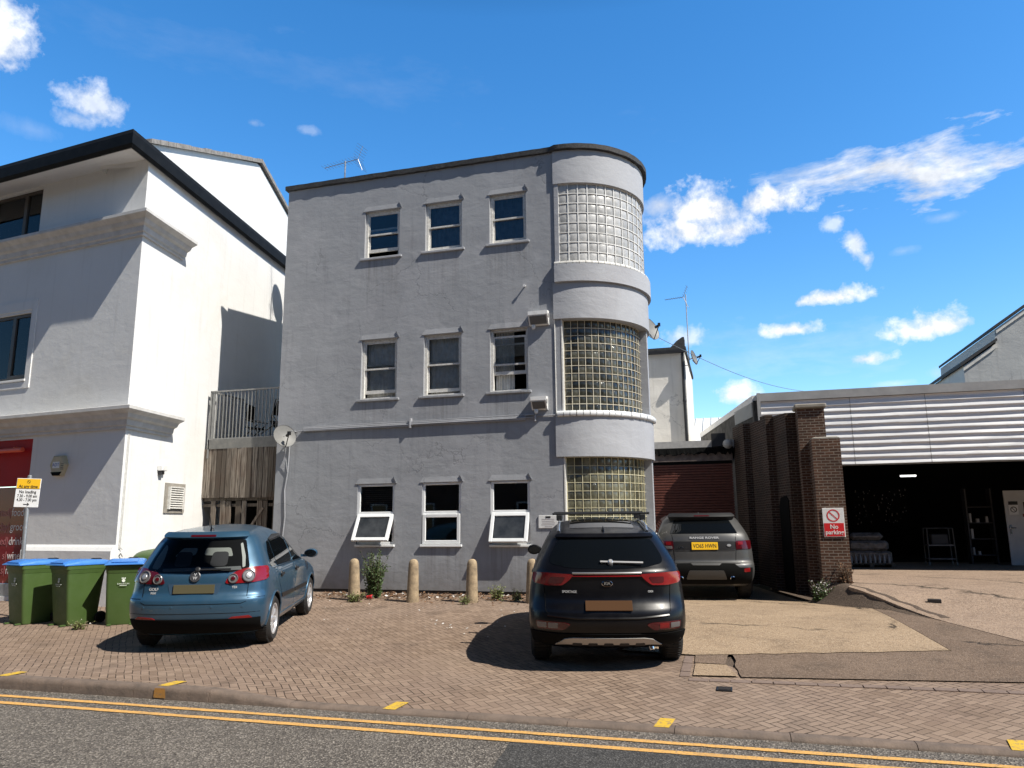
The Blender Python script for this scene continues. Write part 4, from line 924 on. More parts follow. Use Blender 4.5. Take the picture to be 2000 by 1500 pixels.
m = MB(); m.tube([(0, 0, -.1), (0, 0, 2.45)], .018, 6); m.tube([(-.2, 0, .1), (0, 0, .1)], .012); m.tube([(-.2, 0, .55), (0, 0, .55)], .012); m.build('mast', MT['galv'], ma)
yagi(ma, ((-.08, -.02, 2.36), (-.66, .1, 2.36)), 9, .14, mat='galv')
dish('satellite_dish', (3.10, 8.85, 6.50), (.95, -.25, .25), .24, 'white satellite dish fixed low on the thin aerial mast', pole=[(-.1, .1, -.02), (-.12, .15, .06)])
m = MB(); n = 24
A_, B_ = Vector((2.2, 3.2, 6.05)), Vector((8.2, 16, 6.25))
m.tube([A_ + (B_ - A_) * k / n - Vector((0, 0, .45 * math.sin(math.pi * k / n))) for k in range(n + 1)], .008, 4); tag(m.build('overhead_cable', MT['galv']), 'thin overhead cable sagging from tower to the warehouse roof', 'cable')

BW = empty('brick_wall', (5.42, 1.35, 0)); tag(BW, 'tall dark brick boundary wall with stepped piers beside the driveway', 'wall')
BWl = lambda x, y, z: Vector((x - 5.42, y - 1.35, z))
def ycut(y0, y1, z0, z1, zt1, mat, name, off=0., th=.34):
    m = MB(); m.loft([[BWl(WL(y) - off, y, z0), BWl(WL(y) + th, y, z0), BWl(WL(y) + th, y, zz), BWl(WL(y) - off, y, zz)] for y, zz in ((y0, z1), (y1, zt1))], True, True); return m.build(name, mat, BW)
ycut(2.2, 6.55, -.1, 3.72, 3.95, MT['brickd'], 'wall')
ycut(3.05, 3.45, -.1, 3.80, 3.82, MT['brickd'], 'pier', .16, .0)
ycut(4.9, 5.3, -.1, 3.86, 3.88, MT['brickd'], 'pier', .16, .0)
m = MB(); m.box(0, .53, .40, .86, -.1, 3.74); m.build('pier', MT['brick'], BW)
m = MB(); rg = random.Random(2); m.bbox(-.05, .58, .34, .92, 3.742, 3.83, .02); m.build('coping', MT['conc'], BW)
m = MB(); m.box(.18, .71, -.15, .395, -.1, 3.03); pr_ = m.build('pier', MT['brick'], BW)
m = MB(); m.loft([[Vector((x, y, z)) for x, y in ((.19, -.14), (.70, -.14), (.70, .38), (.19, .38))] for z in (3.03, 3.055)] + [[Vector((.24, -.1, 3.075)), Vector((.66, -.08, 3.08)), Vector((.64, .33, 3.085)), Vector((.25, .34, 3.07))]], True, True); m.build('mortar_cap', MT['conc'], pr_)
# dark doorway in the wall
m = MB(); dy0, dy1 = 2.35, 2.95; pts = [(dy0, -.05), (dy1, -.05), (dy1, 1.75), (dy1 - .12, 1.92), (dy0 + .12, 1.95), (dy0, 1.85)]
m.loft([[BWl(WL(y) - .02, y, z) for y, z in pts], [BWl(WL(y) + .05, y, z) for y, z in pts]], True, True); m.build('doorway', MT['mblack'], BW)
ns = empty('no_parking_sign', (5.88, 1.185, 1.38)); tag(ns, 'white and red no parking sign on the front brick pier', 'sign')
m = MB(); m.bbox(-.195, .195, -.006, .012, -.28, .28, .004); m.build('board', MT['swhite'], ns)
m = MB(); m.box(-.18, .18, -.010, -.007, -.265, -.012); rp_ = m.build('red_panel', MT['sred'], ns)
tf = Matrix.Rotation(R(90), 4, 'X')
for i, s in enumerate(('No', 'parking')): text('lettering', s, .115, MT['textw'], rp_, Matrix.Translation((0, -.012, -.085 - i * .105)) @ tf, bold=.002, sx=.98)
m = MB(); X = Matrix.Translation((0, -.0085, .135)) @ Matrix.Rotation(R(90), 4, 'X')
n = 40
m.loft([[X @ Vector((r * math.cos(2 * math.pi * k / n), r * math.sin(2 * math.pi * k / n), .001)) for k in range(n)] for r in (.118, .098)], True)
m.quad(*[X @ (Matrix.Rotation(R(-45), 3, 'Z') @ Vector(p)) for p in ((-.105, -.009, .0015), (.105, -.009, .0015), (.105, .009, .0015), (-.105, .009, .0015))]); m.build('symbol', MT['sred'], ns)

WH = empty('warehouse', (4.9, 4.7, .21)); tag(WH, 'open fronted warehouse with silver corrugated cladding over a dark interior', 'warehouse')
W0 = lambda x, y, z: Vector((x - 4.9, y - 4.7, z - .21))
zb, zt = 2.74, 4.36; pr = []; nr = 10; ph = (zt - zb) / nr
for k in range(nr):
    z = zb + k * ph; pr += [(-.034, z), (-.032, z + ph * .12), (-.004, z + ph * .50), (.0, z + ph * .56), (-.003, z + ph * .84), (-.006, z + ph * .92), (-.032, z + ph * .97)]
pr.append((0, zt)); m = MB(); rg = random.Random(12); xs = [4.80 + i * .45 for i in range(28)]
m.loft([[W0(x, 4.7 + y + rg.uniform(-.004, .004), z + rg.uniform(-.003, .003)) for y, z in pr] for x in xs], False); m.build('cladding', MT['clad'], WH, smooth=25)
m = MB()
for k, x in enumerate((6.9, 8.55, 10.6, 12.6)): m.loft([[W0(x + d, 4.7 + y - .004, z) for y, z in pr] for d in (0, .014)], False)
m.build('sheet_joint', P('joint_shadow_steel', (.36, .36, .35), .5, .3), WH)
m = MB(); m.box(-.12, 12, -.075, .10, 4.155, 4.36); m.box(-.14, -.06, -.08, .25, 2.9, 4.37); m.build('flashing', P('grey_flashing', (.40, .395, .385), .5, .2, (.31, .305, .30), 3, .2, 8), WH)
m = MB(); m.box(0.95, 12, .06, .10, 2.50, 2.56); m.build('header', MT['galv'], WH)
# left flank: panels, gutter, dark stained wall
m = MB(); rg = random.Random(3); y0, y1 = 5.0, 11.0
def FLK(y, off=0): return WL(y) + .10 - off
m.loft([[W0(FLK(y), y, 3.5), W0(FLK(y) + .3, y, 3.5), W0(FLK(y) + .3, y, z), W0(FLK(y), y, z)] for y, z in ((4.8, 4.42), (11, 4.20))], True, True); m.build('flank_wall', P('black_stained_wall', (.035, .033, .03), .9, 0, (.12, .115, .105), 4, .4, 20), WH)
m = MB(); m.loft([[W0(FLK(y, .02), y, z - .16), W0(FLK(y, .02), y, z), W0(FLK(y) + .3, y, z + .02), W0(FLK(y) + .3, y, z - .16)] for y, z in ((4.8, 4.55), (11, 4.35))], True, True); m.build('flank_gutter', MT['wmetal'], WH)
m = MB(); n = 15
for k in range(n):
    y = 4.9 + k * .11; m.loft([[W0(FLK(yy, .03 if a else .0), yy, z) for z in (4.02, 4.38)] for yy, a in ((y, 0), (y + .015, 1), (y + .07, 1), (y + .085, 0))], False)
m.build('flank_panel', P('pale_sheet_panel', (.40, .41, .39), .5), WH)
# shell of the interior
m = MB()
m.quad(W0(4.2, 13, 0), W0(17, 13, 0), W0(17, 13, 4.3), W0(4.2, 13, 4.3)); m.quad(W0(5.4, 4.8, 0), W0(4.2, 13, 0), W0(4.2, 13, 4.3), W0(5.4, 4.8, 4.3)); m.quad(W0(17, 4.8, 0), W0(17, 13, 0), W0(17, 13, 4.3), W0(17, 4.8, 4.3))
m.build('interior_wall', P('near_black_wall', (.02, .02, .02), .95, spec=.05), WH)  # interior walls in one even near-black colour
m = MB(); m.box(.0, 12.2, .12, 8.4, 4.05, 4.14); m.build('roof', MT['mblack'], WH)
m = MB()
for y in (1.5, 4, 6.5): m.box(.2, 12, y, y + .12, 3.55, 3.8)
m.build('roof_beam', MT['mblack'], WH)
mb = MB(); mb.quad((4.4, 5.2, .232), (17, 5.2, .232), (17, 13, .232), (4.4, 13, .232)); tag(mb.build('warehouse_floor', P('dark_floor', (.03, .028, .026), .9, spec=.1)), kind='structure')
tl = empty('tube_light', (8.82, 8.5, 2.62)); tag(tl, 'lit fluorescent tube hanging in the dark warehouse', 'light')
m = MB(); m.tube([(-.2, 0, 0), (.2, .0, .0)], .022, 8); m.build('tube', MT['fluoro'], tl); m = MB(); m.box(-.24, .24, -.04, .04, .03, .09); m.tube([(-.15, 0, .09), (-.15, 0, 1.4)], .006); m.tube([(.15, 0, .09), (.15, 0, 1.4)], .006); m.build('fitting', MT['mblack'], tl)
# things inside
gray = P('dusty_grey_wrap', (.24, .24, .25), .35, 0, (.13, .13, .14), 6, .5, 8); drk = P('dark_goods', (.04, .04, .042), .6)
pl_ = empty('wrapped_pallet', (7.25, 6.6, .235)); tag(pl_, 'pallet of bottles under clear wrap inside the warehouse left corner', 'pallet')
m = MB()
for k in range(4): m.box(-.5, .6, -.4 + k * .24, -.26 + k * .24, .08, .11)
for k in range(3): m.box(-.5 + k * .5, -.4 + k * .5, -.4, .5, 0, .08)
m.build('pallet', P('pallet_wood', (.10, .08, .06), .9), pl_)
m = MB(); rg = random.Random(4)
for k in range(9): x = -.42 + k * .11; m.lathe([(.035, .11), (.036, .24), (.016, .28), (.016, .32)], 8, Matrix.Translation((x, -.36, 0)))
m.build('bottle', gray, pl_, smooth=50)
m = MB(); m.bbox(-.48, .55, -.34, .45, .115, .40, .04); m.bbox(-.44, .50, -.32, .42, .41, .66, .06); m.bbox(-.40, .40, -.30, .40, .67, .86, .08); m.build('wrapped_goods', P('dark_wrapped_goods', (.05, .05, .052), .25, 0, (.15, .15, .155), 9, .8, 9, bd=.03), pl_)
tr = empty('trolley', (9.15, 7.4, .235)); tag(tr, 'dark wheeled trolley with a grey shelf edge inside the warehouse', 'trolley')
m = MB()
for x in (-.30, .30):
    for y in (-.2, .2): m.tube([(x * 1.05, y, .08), (x, y, .95)], .016)
m.tube([(-.3, -.2, .95), (.3, -.2, .95)], .016); m.tube([(-.3, .2, .95), (.3, .2, .95)], .016); m.build('frame', P('dull_steel', (.09, .09, .09), .5, .5), tr)
m = MB(); m.box(-.29, .29, -.22, .2, .50, .53); m.box(-.30, .30, -.2, .2, .16, .18); m.build('shelf', gray, tr)
m = MB(); m.bbox(-.2, .2, -.12, .12, .535, .80, .02); m.build('crate', drk, tr)
m = MB()
for x in (-.3, .3):
    for y in (-.2, .2): m.lathe([(.02, -.02), (.045, -.018), (.045, .018), (.02, .02)], 10, Matrix.Translation((x * 1.05, y, .047)) @ Matrix.Rotation(R(90), 4, 'Y'))
m.build('wheel', P('grey_wheel', (.2, .2, .2), .6), tr)
def rack(loc, w_, n, sh, label, col, seed):
    r = empty('shelf_rack', loc); tag(r, label, 'shelves'); rg = random.Random(seed); m = MB()
    for x in (-w_ / 2, w_ / 2): m.box(x - .02, x + .02, 0, .3, 0, sh * .42 + .3)
    for k in range(sh): m.box(-w_ / 2, w_ / 2, 0, .3, .22 + k * .42, .245 + k * .42)
    m.build('frame', drk, r); m = MB()
    for k in range(sh):
        x = -w_ / 2 + .05
        while x < w_ / 2 - .08:
            d = rg.uniform(.03, .07); h = rg.uniform(.08, .28)
            if rg.random() < .6: m.box(x, x + d, .03, .12, .246 + k * .42, .246 + k * .42 + h)
            x += d + rg.uniform(.02, .12)
    m.build('stock', col, r)
rack((10.35, 8.0, .235), .6, 5, 4, 'narrow shelf rack of pale bottles beside the grey warehouse door', P('pale_stock', (.42, .42, .41), .4), 3)
r_ = empty('hook_board', (8.2, 9.5, 1.2)); tag(r_, 'dark board of small hanging goods on the back of the warehouse', 'display'); m = MB(); m.box(-.75, .75, .05, .08, 0, 1.1); m.build('board', MT['mblack'], r_); m = MB(); rg = random.Random(11)
for k in range(60): x, z = rg.uniform(-.7, .7), rg.uniform(.05, 1.05); m.box(x, x + .018, -.03, .04, z, z + rg.uniform(.02, .06))
m.build('hanging_goods', P('glinting_goods', (.20, .20, .195), .35, .2), r_)
dr = empty('warehouse_door', (10.82, 7.6, .235), R(-4)); tag(dr, 'grey door with notices standing in the warehouse right side', 'door')
m = MB(); m.bbox(0, .92, 0, .045, 0, 1.9, .004); m.build('leaf', P('grey_door_paint', (.55, .55, .545), .5, 0, (.47, .47, .46), 4), dr)
m = MB(); m.box(.09, .30, -.006, -.001, 1.28, 1.62); nt_ = m.build('notice', MT['swhite'], dr)
m = MB(); m.box(.09, .30, -.008, -.0065, 1.53, 1.62); m.lathe([(.075, 0), (.075, .002), (.055, .002), (.055, .0)], 20, Matrix.Translation((.195, -.0065, 1.41)) @ Matrix.Rotation(R(90), 4, 'X'), caps=False); m.box(-.05, .05, -.001, .0, -.008, .008, Matrix.Translation((.195, -.0075, 1.41)) @ Matrix.Rotation(R(50), 4, 'Y')); m.build('symbol', MT['sblk'], nt_)
m = MB(); m.box(.42, .80, -.006, -.001, 1.32, 1.60); m.build('notice', MT['sblk'], dr); m = MB(); m.box(.38, .80, -.006, -.001, 1.22, 1.30); m.build('notice', P('notice_red', (.2, .05, .05), .5), dr)
m = MB(); m.box(.05, .10, -.01, 0, .78, 1.02); m.tube([(.075, -.01, .94), (.075, -.05, .94), (.19, -.05, .94)], .011); m.build('handle', MT['chrome'], dr)
# far buildings
FB = empty('gable_building', (0, 0, 0)); tag(FB, 'tall dull white gable with stepped sloping roof beyond the warehouse', 'building')
oF_ = [(13.22, 3), (13.22, 7.40), (14.45, 8.22), (14.47, 8.78), (16.6, 10.25), (22, 10.25), (22, 3)]
m = MB(); m.prism(oF_, 'y', 18, 26); m.build('wall', MT['farwhite'], FB)
m = MB()
for (a, b), (c, d) in (((13.10, 7.36), (14.47, 8.30)), ((14.40, 8.78), (16.8, 10.42))):
    m.prism([(a, b), (c, d), (c, d + .12), (a, b + .12)], 'y', 17.85, 26)
m.build('roof_edge', MT['felt'], FB)
m = MB()
for (a, b), (c, d) in (((13.2, 7.18), (14.45, 8.04)), ((14.5, 8.62), (16.7, 10.12))): m.prism([(a, b), (c, d), (c, d + .16), (a, b + .16)], 'y', 17.93, 18.0)
m.build('verge_board', MT['offwhite'], FB)
WR = empty('sheet_roof', (0, 0, 0)); tag(WR, 'white standing seam sheet roof far behind the garage', 'building')
m = MB(); m.add([(1.0, 16, 4.3), (6, 16, 4.3), (6, 22, 6.3), (1.0, 22, 6.3)], [(0, 1, 2, 3)]); m.box(1, 6, 16.05, 22, 3, 4.28); m.build('roof', P('white_sheet', (.72, .73, .72), .5), WR)
m = MB()
for k in range(14): x = 1.2 + k * .36; m.loft([[Vector((x - .02, y, z)), Vector((x, y, z + .05)), Vector((x + .02, y, z))] for y, z in ((16, 4.3), (22, 6.3))], False)
m.build('seam', P('white_seam', (.55, .56, .56), .5), WR)
# ------------------------------------------------------------------ cars
def pchip(pts):
    xs = [p[0] for p in pts]; ys = [p[1] for p in pts]; n = len(xs)
    h = [xs[i + 1] - xs[i] for i in range(n - 1)]; d = [(ys[i + 1] - ys[i]) / h[i] for i in range(n - 1)]; m = [d[0]] + [0] * (n - 2) + [d[-1]]
    for i in range(1, n - 1):
        if d[i - 1] * d[i] > 0: w1, w2 = 2 * h[i] + h[i - 1], h[i] + 2 * h[i - 1]; m[i] = (w1 + w2) / (w1 / d[i - 1] + w2 / d[i])
    def f(x):
        if x <= xs[0]: return ys[0]
        if x >= xs[-1]: return ys[-1]
        i = max(k for k in range(n - 1) if xs[k] <= x); t = (x - xs[i]) / h[i]
        return ys[i] * (2 * t ** 3 - 3 * t * t + 1) + h[i] * m[i] * (t ** 3 - 2 * t * t + t) + ys[i + 1] * (3 * t * t - 2 * t ** 3) + h[i] * m[i + 1] * (t ** 3 - t * t)
    return f
class Car:
    def __init__(s, root, W, YR, YF, RR=.30, RF=.55, pr=2.6, pf=2.4, ztop=None):
        s.root = root; s.W = pchip(W); s.YR = pchip(YR); s.YF = pchip(YF); s.z0 = W[0][0]; s.z1 = W[-1][0]; s.RRv = RR; s.RFv = RF; s.pr = pr; s.pf = pf
    def RR(s, z): return min(s.RRv, (s.YF(z) - s.YR(z)) * .45)
    def RF(s, z): return min(s.RFv, (s.YF(z) - s.YR(z)) * .45)
    def hw(s, y, z):
        w = s.W(z); a = (y - s.YR(z)) / s.RR(z); b = (s.YF(z) - y) / s.RF(z)
        if a < 0 or b < 0: return 0
        if a < 1: return w * (1 - (1 - a) ** s.pr) ** (1 / s.pr)
        if b < 1: return w * (1 - (1 - b) ** s.pf) ** (1 / s.pf)
        return w
    def yrear(s, x, z):
        t = min(.999, abs(x) / s.W(z)); return s.YR(z) + s.RR(z) * (1 - (1 - t ** s.pr) ** (1 / s.pr))
    def pt(s, side, a, b):
        if side == 'rear': return Vector((a, s.yrear(a, b), b))
        if side == 'right': return Vector((s.hw(a, b), a, b))
        if side == 'left': return Vector((-s.hw(a, b), a, b))
        z0, z1 = 1.0, s.z1          # roof: a = x, b = y
        for _ in range(30):
            zm = (z0 + z1) / 2
            if s.hw(b, zm) > abs(a): z0 = zm
            else: z1 = zm
        return Vector((a, b, z0))
    def nrm(s, side, a, b):
        e = .012; u = s.pt(side, a + e, b) - s.pt(side, a - e, b); v = s.pt(side, a, b + e) - s.pt(side, a, b - e); n = u.cross(v).normalized()
        ref = {'rear': Vector((0, -1, .2)), 'right': Vector((1, 0, .1)), 'left': Vector((-1, 0, .1)), 'roof': Vector((0, 0, 1))}[side]
        return n if n.dot(ref) > 0 else -n
    def outline(s, z, nr=12, nsd=18, nf=10):
        w, yr, yf, rr, rf = s.W(z), s.YR(z), s.YF(z), s.RR(z), s.RF(z); h = []
        for k in range(nr + 1):
            t = math.pi / 2 * k / nr; h.append((w * math.sin(t) ** (2 / s.pr), yr + rr * (1 - math.cos(t) ** (2 / s.pr) if k < nr else 1)))
        for k in range(1, nsd): h.append((w, yr + rr + (yf - rf - yr - rr) * k / nsd))
        for k in range(nf, -1, -1):
            t = math.pi / 2 * k / nf; h.append((w * (math.sin(t) ** (2 / s.pf) if k else 0), yf - rf * (1 - math.cos(t) ** (2 / s.pf) if k < nf else 1)))
        return [Vector((x, y, z)) for x, y in h] + [Vector((-x, y, z)) for x, y in h[-2:0:-1]]
    def body(s, mat, arches, ar):
        zs = []; z = s.z0
        while z < s.z1 - 1e-6: zs.append(z); z += .03 if z < s.z1 - .16 else .01
        zs.append(s.z1 - .0005); m = MB(); m.loft([s.outline(z) for z in zs], True, True)
        o = m.build('body', [mat, MT['mblack']], s.root, uv=False)
        c = MB(); c.m = 1
        for y in arches:
            for sg in (-1, 1): c.lathe([(ar, 0), (ar, .62)], 40, Matrix.Translation((sg * .55, y, ar - .02)) @ Matrix.Rotation(R(90) * sg, 4, 'Y'))
        k = c.build('cutter', [mat, MT['mblack']], None, uv=False)
        md = o.modifiers.new('b', 'BOOLEAN'); md.operation = 'DIFFERENCE'; md.object = k; md.solver = 'EXACT'
        k.matrix_world = s.root.matrix_world.copy() if 0 else Matrix()
        par = o.parent; o.parent = None
        dg = bpy.context.evaluated_depsgraph_get(); me = bpy.data.meshes.new_from_object(o.evaluated_get(dg)); o.modifiers.clear(); o.data = me; o.parent = par
        bpy.data.objects.remove(k)
        me.polygons.foreach_set('use_smooth', [True] * len(me.polygons)); me.set_sharp_from_angle(angle=R(38)); s.b = o; me.name = 'body'; return o
    def patch(s, name, poly, side, mat, parent=None, off=.004, dep=.012, step=.06, r=0, flip=False, lift=None):
        P2 = [Vector((-p[0], p[1])) for p in poly][::-1] if flip else [Vector(p) for p in poly]
        P2 = rpoly(P2, r) if r else P2
        v, f, _ = tri2d(P2, step); top = []; N = []
        for p in v:
            n = s.nrm(side, p.x, p.y); N.append(n); top.append(s.pt(side, p.x, p.y) + n * off)
        from collections import Counter
        ec = Counter()
        for q in f:
            for i in range(len(q)): ec[tuple(sorted((q[i], q[(i + 1) % len(q)])))] += 1
        m = MB(); nv = len(top); m.add(top + [t - n * dep for t, n in zip(top, N)], list(f) + [(a, b, b + nv, a + nv) for (a, b), c in ec.items() if c == 1])
        return m.build(name, mat, parent or s.root, smooth=35, uv=False)
    def seam(s, pts, side, mat=None, rad=.004, parent=None, name='panel_gap', off=0., closed=False, mb=None):
        q = []
        pts = [Vector(p) for p in pts]
        for i in range(len(pts) - 1 + (1 if closed else 0)):
            a, b = pts[i], pts[(i + 1) % len(pts)]; k = max(1, int((b - a).length / .06)); q += [a + (b - a) * j / k for j in range(k)]
        if not closed: q.append(pts[-1])
        else: q.append(pts[0])
        m = mb or MB(); m.tube([s.pt(side, p.x, p.y) + s.nrm(side, p.x, p.y) * off for p in q], rad, 5)
        return None if mb else m.build(name, mat or MT['mblack'], parent or s.root, smooth=60, uv=False)
    def on(s, side, a, b, off=0.):   # matrix with local z out of the surface, local y up
        n = s.nrm(side, a, b); p = s.pt(side, a, b) + n * off; up = Vector((0, 0, 1)); x = up.cross(n).normalized(); y = n.cross(x)
        M = Matrix((x, y, n)).transposed().to_4x4(); M.translation = p; return M
    def wheel(s, x, y, r, wd, nsp, rimmat, rr=.66, label=None):
        sg = 1 if x > 0 else -1; X = Matrix.Translation((x, y, r)) @ Matrix.Rotation(R(90) * sg, 4, 'Y')   # local z points outwards
        h = wd / 2; m = MB(); m.lathe([(r * rr - .01, -h), (r * .86, -h - .004), (r * .97, -h + .03), (r, -h + .06), (r, 0), (r, h - .06), (r * .97, h - .025), (r * .86, h + .006), (r * (rr + .04), h - .002), (r * rr - .01, h - .02)], 40, X, False)
        for k in range(60):
            a = 2 * math.pi * k / 60; m.box(-.004, .004, -.006, .006, -h + .03, h - .03, X @ Matrix.Rotation(a, 4, 'Z') @ Matrix.Translation((r + .001, 0, 0)))
        w_ = m.build('wheel', MT['tyre'], s.root, smooth=35, uv=False)
        m = MB(); R0 = r * rr
        m.lathe([(R0 - .008, -h * .9), (R0 - .03, h * .2), (R0 - .012, h - .03), (R0 + .004, h - .012), (R0 + .006, h - .004), (R0 - .012, h - .006), (R0 - .022, h - .035)], 40, X, False)
        for k in range(nsp):
            Y = X @ Matrix.Rotation(2 * math.pi * k / nsp, 4, 'Z')
            m.loft([[Y @ Vector((u, v * wd_, z)) for v, z in ((-1, zz - .03), (-1, zz), (-.6, zz + .008), (.6, zz + .008), (1, zz), (1, zz - .03))] for u, wd_, zz in ((.035, .026, h - .045), (R0 * .55, .028, h - .030), (R0 - .012, .044, h - .032))], True, True)
        m.lathe([(.01, h - .022), (.04, h - .025), (.055, h - .04), (.06, h - .09)], 20, X); m.build('rim', rimmat, w_, smooth=35, uv=False)
        m = MB(); m.lathe([(.01, h - .075), (R0 - .02, h - .07), (R0 - .02, h - .11)], 24, X); m.build('brake_disc', MT['mblack'], w_)
        return w_
def plate(c, side, a, b, w_, h_, mat, txt=None, off=.012):
    M = c.on(side, a, b, off); m = MB(); m.bbox(-w_ / 2, w_ / 2, -h_ / 2, h_ / 2, -.008, .004, .003, M); p = m.build('number_plate', mat, c.root)
    if txt: text('lettering', txt, h_ * .74, MT['sblk'], p, M @ Matrix.Translation((0, -.003, .0045)), sx=.80, bold=.0015, ext=.0006)
    return p
def mirror(c, x, y, z, mat, sg):
    m = MB(); rings = []
    for k, (dy, s_) in enumerate(((-.02, .55), (.0, .95), (.05, 1.0), (.10, .8), (.14, .35))):
        rings.append([Vector((sg * (x + .11 + .115 * s_ * math.cos(t)), y + dy, z + .075 * s_ * math.sin(t) * (1 + .12 * math.cos(t)))) for t in [2 * math.pi * q / 14 for q in range(14)]])
    m.loft(rings, True, True); m.box(sg * (x - .06), sg * (x + .05), y + .02, y + .08, z - .06, z - .02); o = m.build('wing_mirror', mat, c.root, smooth=50, uv=False)
    g = MB(); g.loft([[Vector((sg * (x + .11 + .10 * math.cos(t)), y - .024, z + .058 * math.sin(t))) for t in [2 * math.pi * q / 14 for q in range(14)]], [Vector((sg * (x + .11 + .09 * math.cos(t)), y - .026, z + .05 * math.sin(t))) for t in [2 * math.pi * q / 14 for q in range(14)]]], True, True); g.build('mirror_glass', MT['cardglass'], o)
def carroot(name, x, y, head, label):
    r = empty(name, (x, y, gz(x, y)), R(-head), math.atan(K) if x < 3 else 0); tag(r, label, 'car'); return r

# ---- blue hatchback
r = carroot('blue_hatchback', -2.78, -6.42, -20.6, 'metallic blue five door hatchback parked at an angle beside green bins')
c = Car(r, [(.20, .74), (.30, .84), (.45, .872), (.62, .88), (.80, .872), (.95, .852), (1.0, .835), (1.25, .735), (1.42, .648), (1.50, .56), (1.55, .44), (1.575, .28), (1.587, .08)],
        [(.20, .26), (.28, .12), (.38, .045), (.50, .01), (.60, .0), (.68, .012), (.725, .06), (.80, .078), (.95, .10), (1.02, .13), (1.25, .27), (1.40, .365), (1.47, .41), (1.505, .52), (1.55, .95), (1.575, 1.3), (1.587, 1.6)],
        [(.20, 3.95), (.30, 4.12), (.45, 4.2), (.60, 4.2), (.75, 4.1), (.85, 3.85), (.95, 3.4), (1.0, 3.15), (1.05, 3.02), (1.25, 2.68), (1.42, 2.38), (1.5, 2.15), (1.55, 1.95), (1.575, 1.8), (1.587, 1.7)], .34, .6, 2.5)
c.body(MT['blue'], (.80, 3.38), .345)
rw = c.patch('rear_window', [(-.655, 1.035), (-.45, 1.005), (0, .992), (.45, 1.005), (.655, 1.035), (.60, 1.20), (.525, 1.415), (-.525, 1.415), (-.60, 1.20)], 'rear', MT['pane'], r=.05, off=.016, dep=.012)
ci = c.patch('interior', [(-.655, 1.035), (-.45, 1.005), (0, .992), (.45, 1.005), (.655, 1.035), (.60, 1.20), (.525, 1.415), (-.525, 1.415), (-.60, 1.20)], 'rear', MT['mblack'], r=.05, off=.002, dep=.004)
trim = P('pale_pillar_trim', (.30, .31, .29), .8)
c.patch('pillar_trim', [(-.60, 1.055), (-.50, 1.045), (-.46, 1.16), (-.455, 1.31), (-.49, 1.36), (-.565, 1.20)], 'rear', trim, ci, off=.005, dep=.003, r=.03)
c.patch('pillar_trim', [(.595, 1.07), (.565, 1.055), (.535, 1.18), (.475, 1.36), (.50, 1.37), (.57, 1.20)], 'rear', trim, ci, off=.005, dep=.003, r=.012)
c.patch('parcel_shelf', [(-.44, 1.02), (.56, 1.03), (.54, 1.075), (-.44, 1.055)], 'rear', P('grey_parcel_shelf', (.10, .105, .105), .8), ci, off=.005, dep=.003, r=.01)
seat = P('dark_seat_cloth', (.028, .028, .030), .9)
for x in (-.20, .26): c.patch('headrest', [(x - .11, 1.08), (x + .11, 1.08), (x + .10, 1.26), (x - .10, 1.26)], 'rear', seat, ci, off=.006, dep=.003, r=.05)
c.patch('far_window', [(-.33, 1.20), (-.06, 1.22), (-.05, 1.31), (-.24, 1.31)], 'rear', P('far_window_view', (.20, .21, .19), .8), ci, off=.0045, dep=.003, r=.03)
c.patch('far_window', [(.05, 1.22), (.42, 1.20), (.37, 1.31), (.06, 1.31)], 'rear', bpy.data.materials['far_window_view'], ci, off=.0045, dep=.003, r=.03)
c.patch('roof_spoiler', [(-.545, 1.425), (.545, 1.425), (.53, 1.475), (-.53, 1.475)], 'rear', MT['blue'], off=.05, dep=.06, r=.03)
c.patch('brake_light', [(-.16, 1.432), (.16, 1.432), (.16, 1.45), (-.16, 1.45)], 'rear', MT['lampd'], off=.056, dep=.01)
m = MB(); M = c.on('rear', .02, 1.035, .012); m.box(-.03, .42, -.012, .006, 0, .018, M @ Matrix.Rotation(R(1), 4, 'Z')); m.lathe([(.04, -.02), (.035, .02), (.02, .03)], 12, M); m.build('wiper', MT['black'], r)
for fl in (False, True):
    tl_ = c.patch('tail_light', [(.37, .862), (.425, .965), (.55, 1.035), (.72, 1.062), (.855, 1.060), (.862, .95), (.855, .890), (.70, .868)], 'rear', MT['lampr'] if not fl else MT['lampd'], off=.012, dep=.02, step=.05, r=.05, flip=fl)
    sg = -1 if fl else 1
    for x, rad, z in ((.475, .062, .925), (.655, .082, .952)):
        M = c.on('rear', sg * x, z, .010); m = MB(); m.lathe([(rad, 0), (rad, .012), (rad * .9, .018), (rad * .86, .006), (rad * .5, .008), (rad * .45, .016), (.006, .02)], 24, M); m.build('lens', MT['lampw'], tl_, smooth=40)
        m = MB(); m.lathe([(rad * .45, .014), (rad * .4, .02), (.006, .024)], 16, M); m.build('bulb', MT['lampd'] if x < .5 else MT['silver'], tl_, smooth=40)
    m = MB(); c.patch('reflector', [(.44, .420), (.74, .430), (.70, .462), (.50, .452)], 'rear', MT['lampr'], off=.008, r=.012, flip=fl)
c.patch('rear_valance', [(-.80, .24), (.80, .24), (.82, .43), (-.82, .43)], 'rear', MT['mblack'], off=.012, dep=.03, step=.05)
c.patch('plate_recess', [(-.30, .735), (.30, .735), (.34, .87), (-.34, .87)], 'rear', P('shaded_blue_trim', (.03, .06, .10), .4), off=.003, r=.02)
plate(c, 'rear', 0, .80, .52, .112, MT['plateo'])
sm = MB()
for pts in ([(-.66, .985), (-.66, .64), (-.60, .618), (.60, .618), (.66, .64), (.66, .985)], [(-.86, .685), (-.67, .685)], [(.67, .685), (.86, .685)]): c.seam(pts, 'rear', mb=sm)
c.seam([(-.82, .50), (.82, .50)], 'rear', mb=sm, rad=.003)
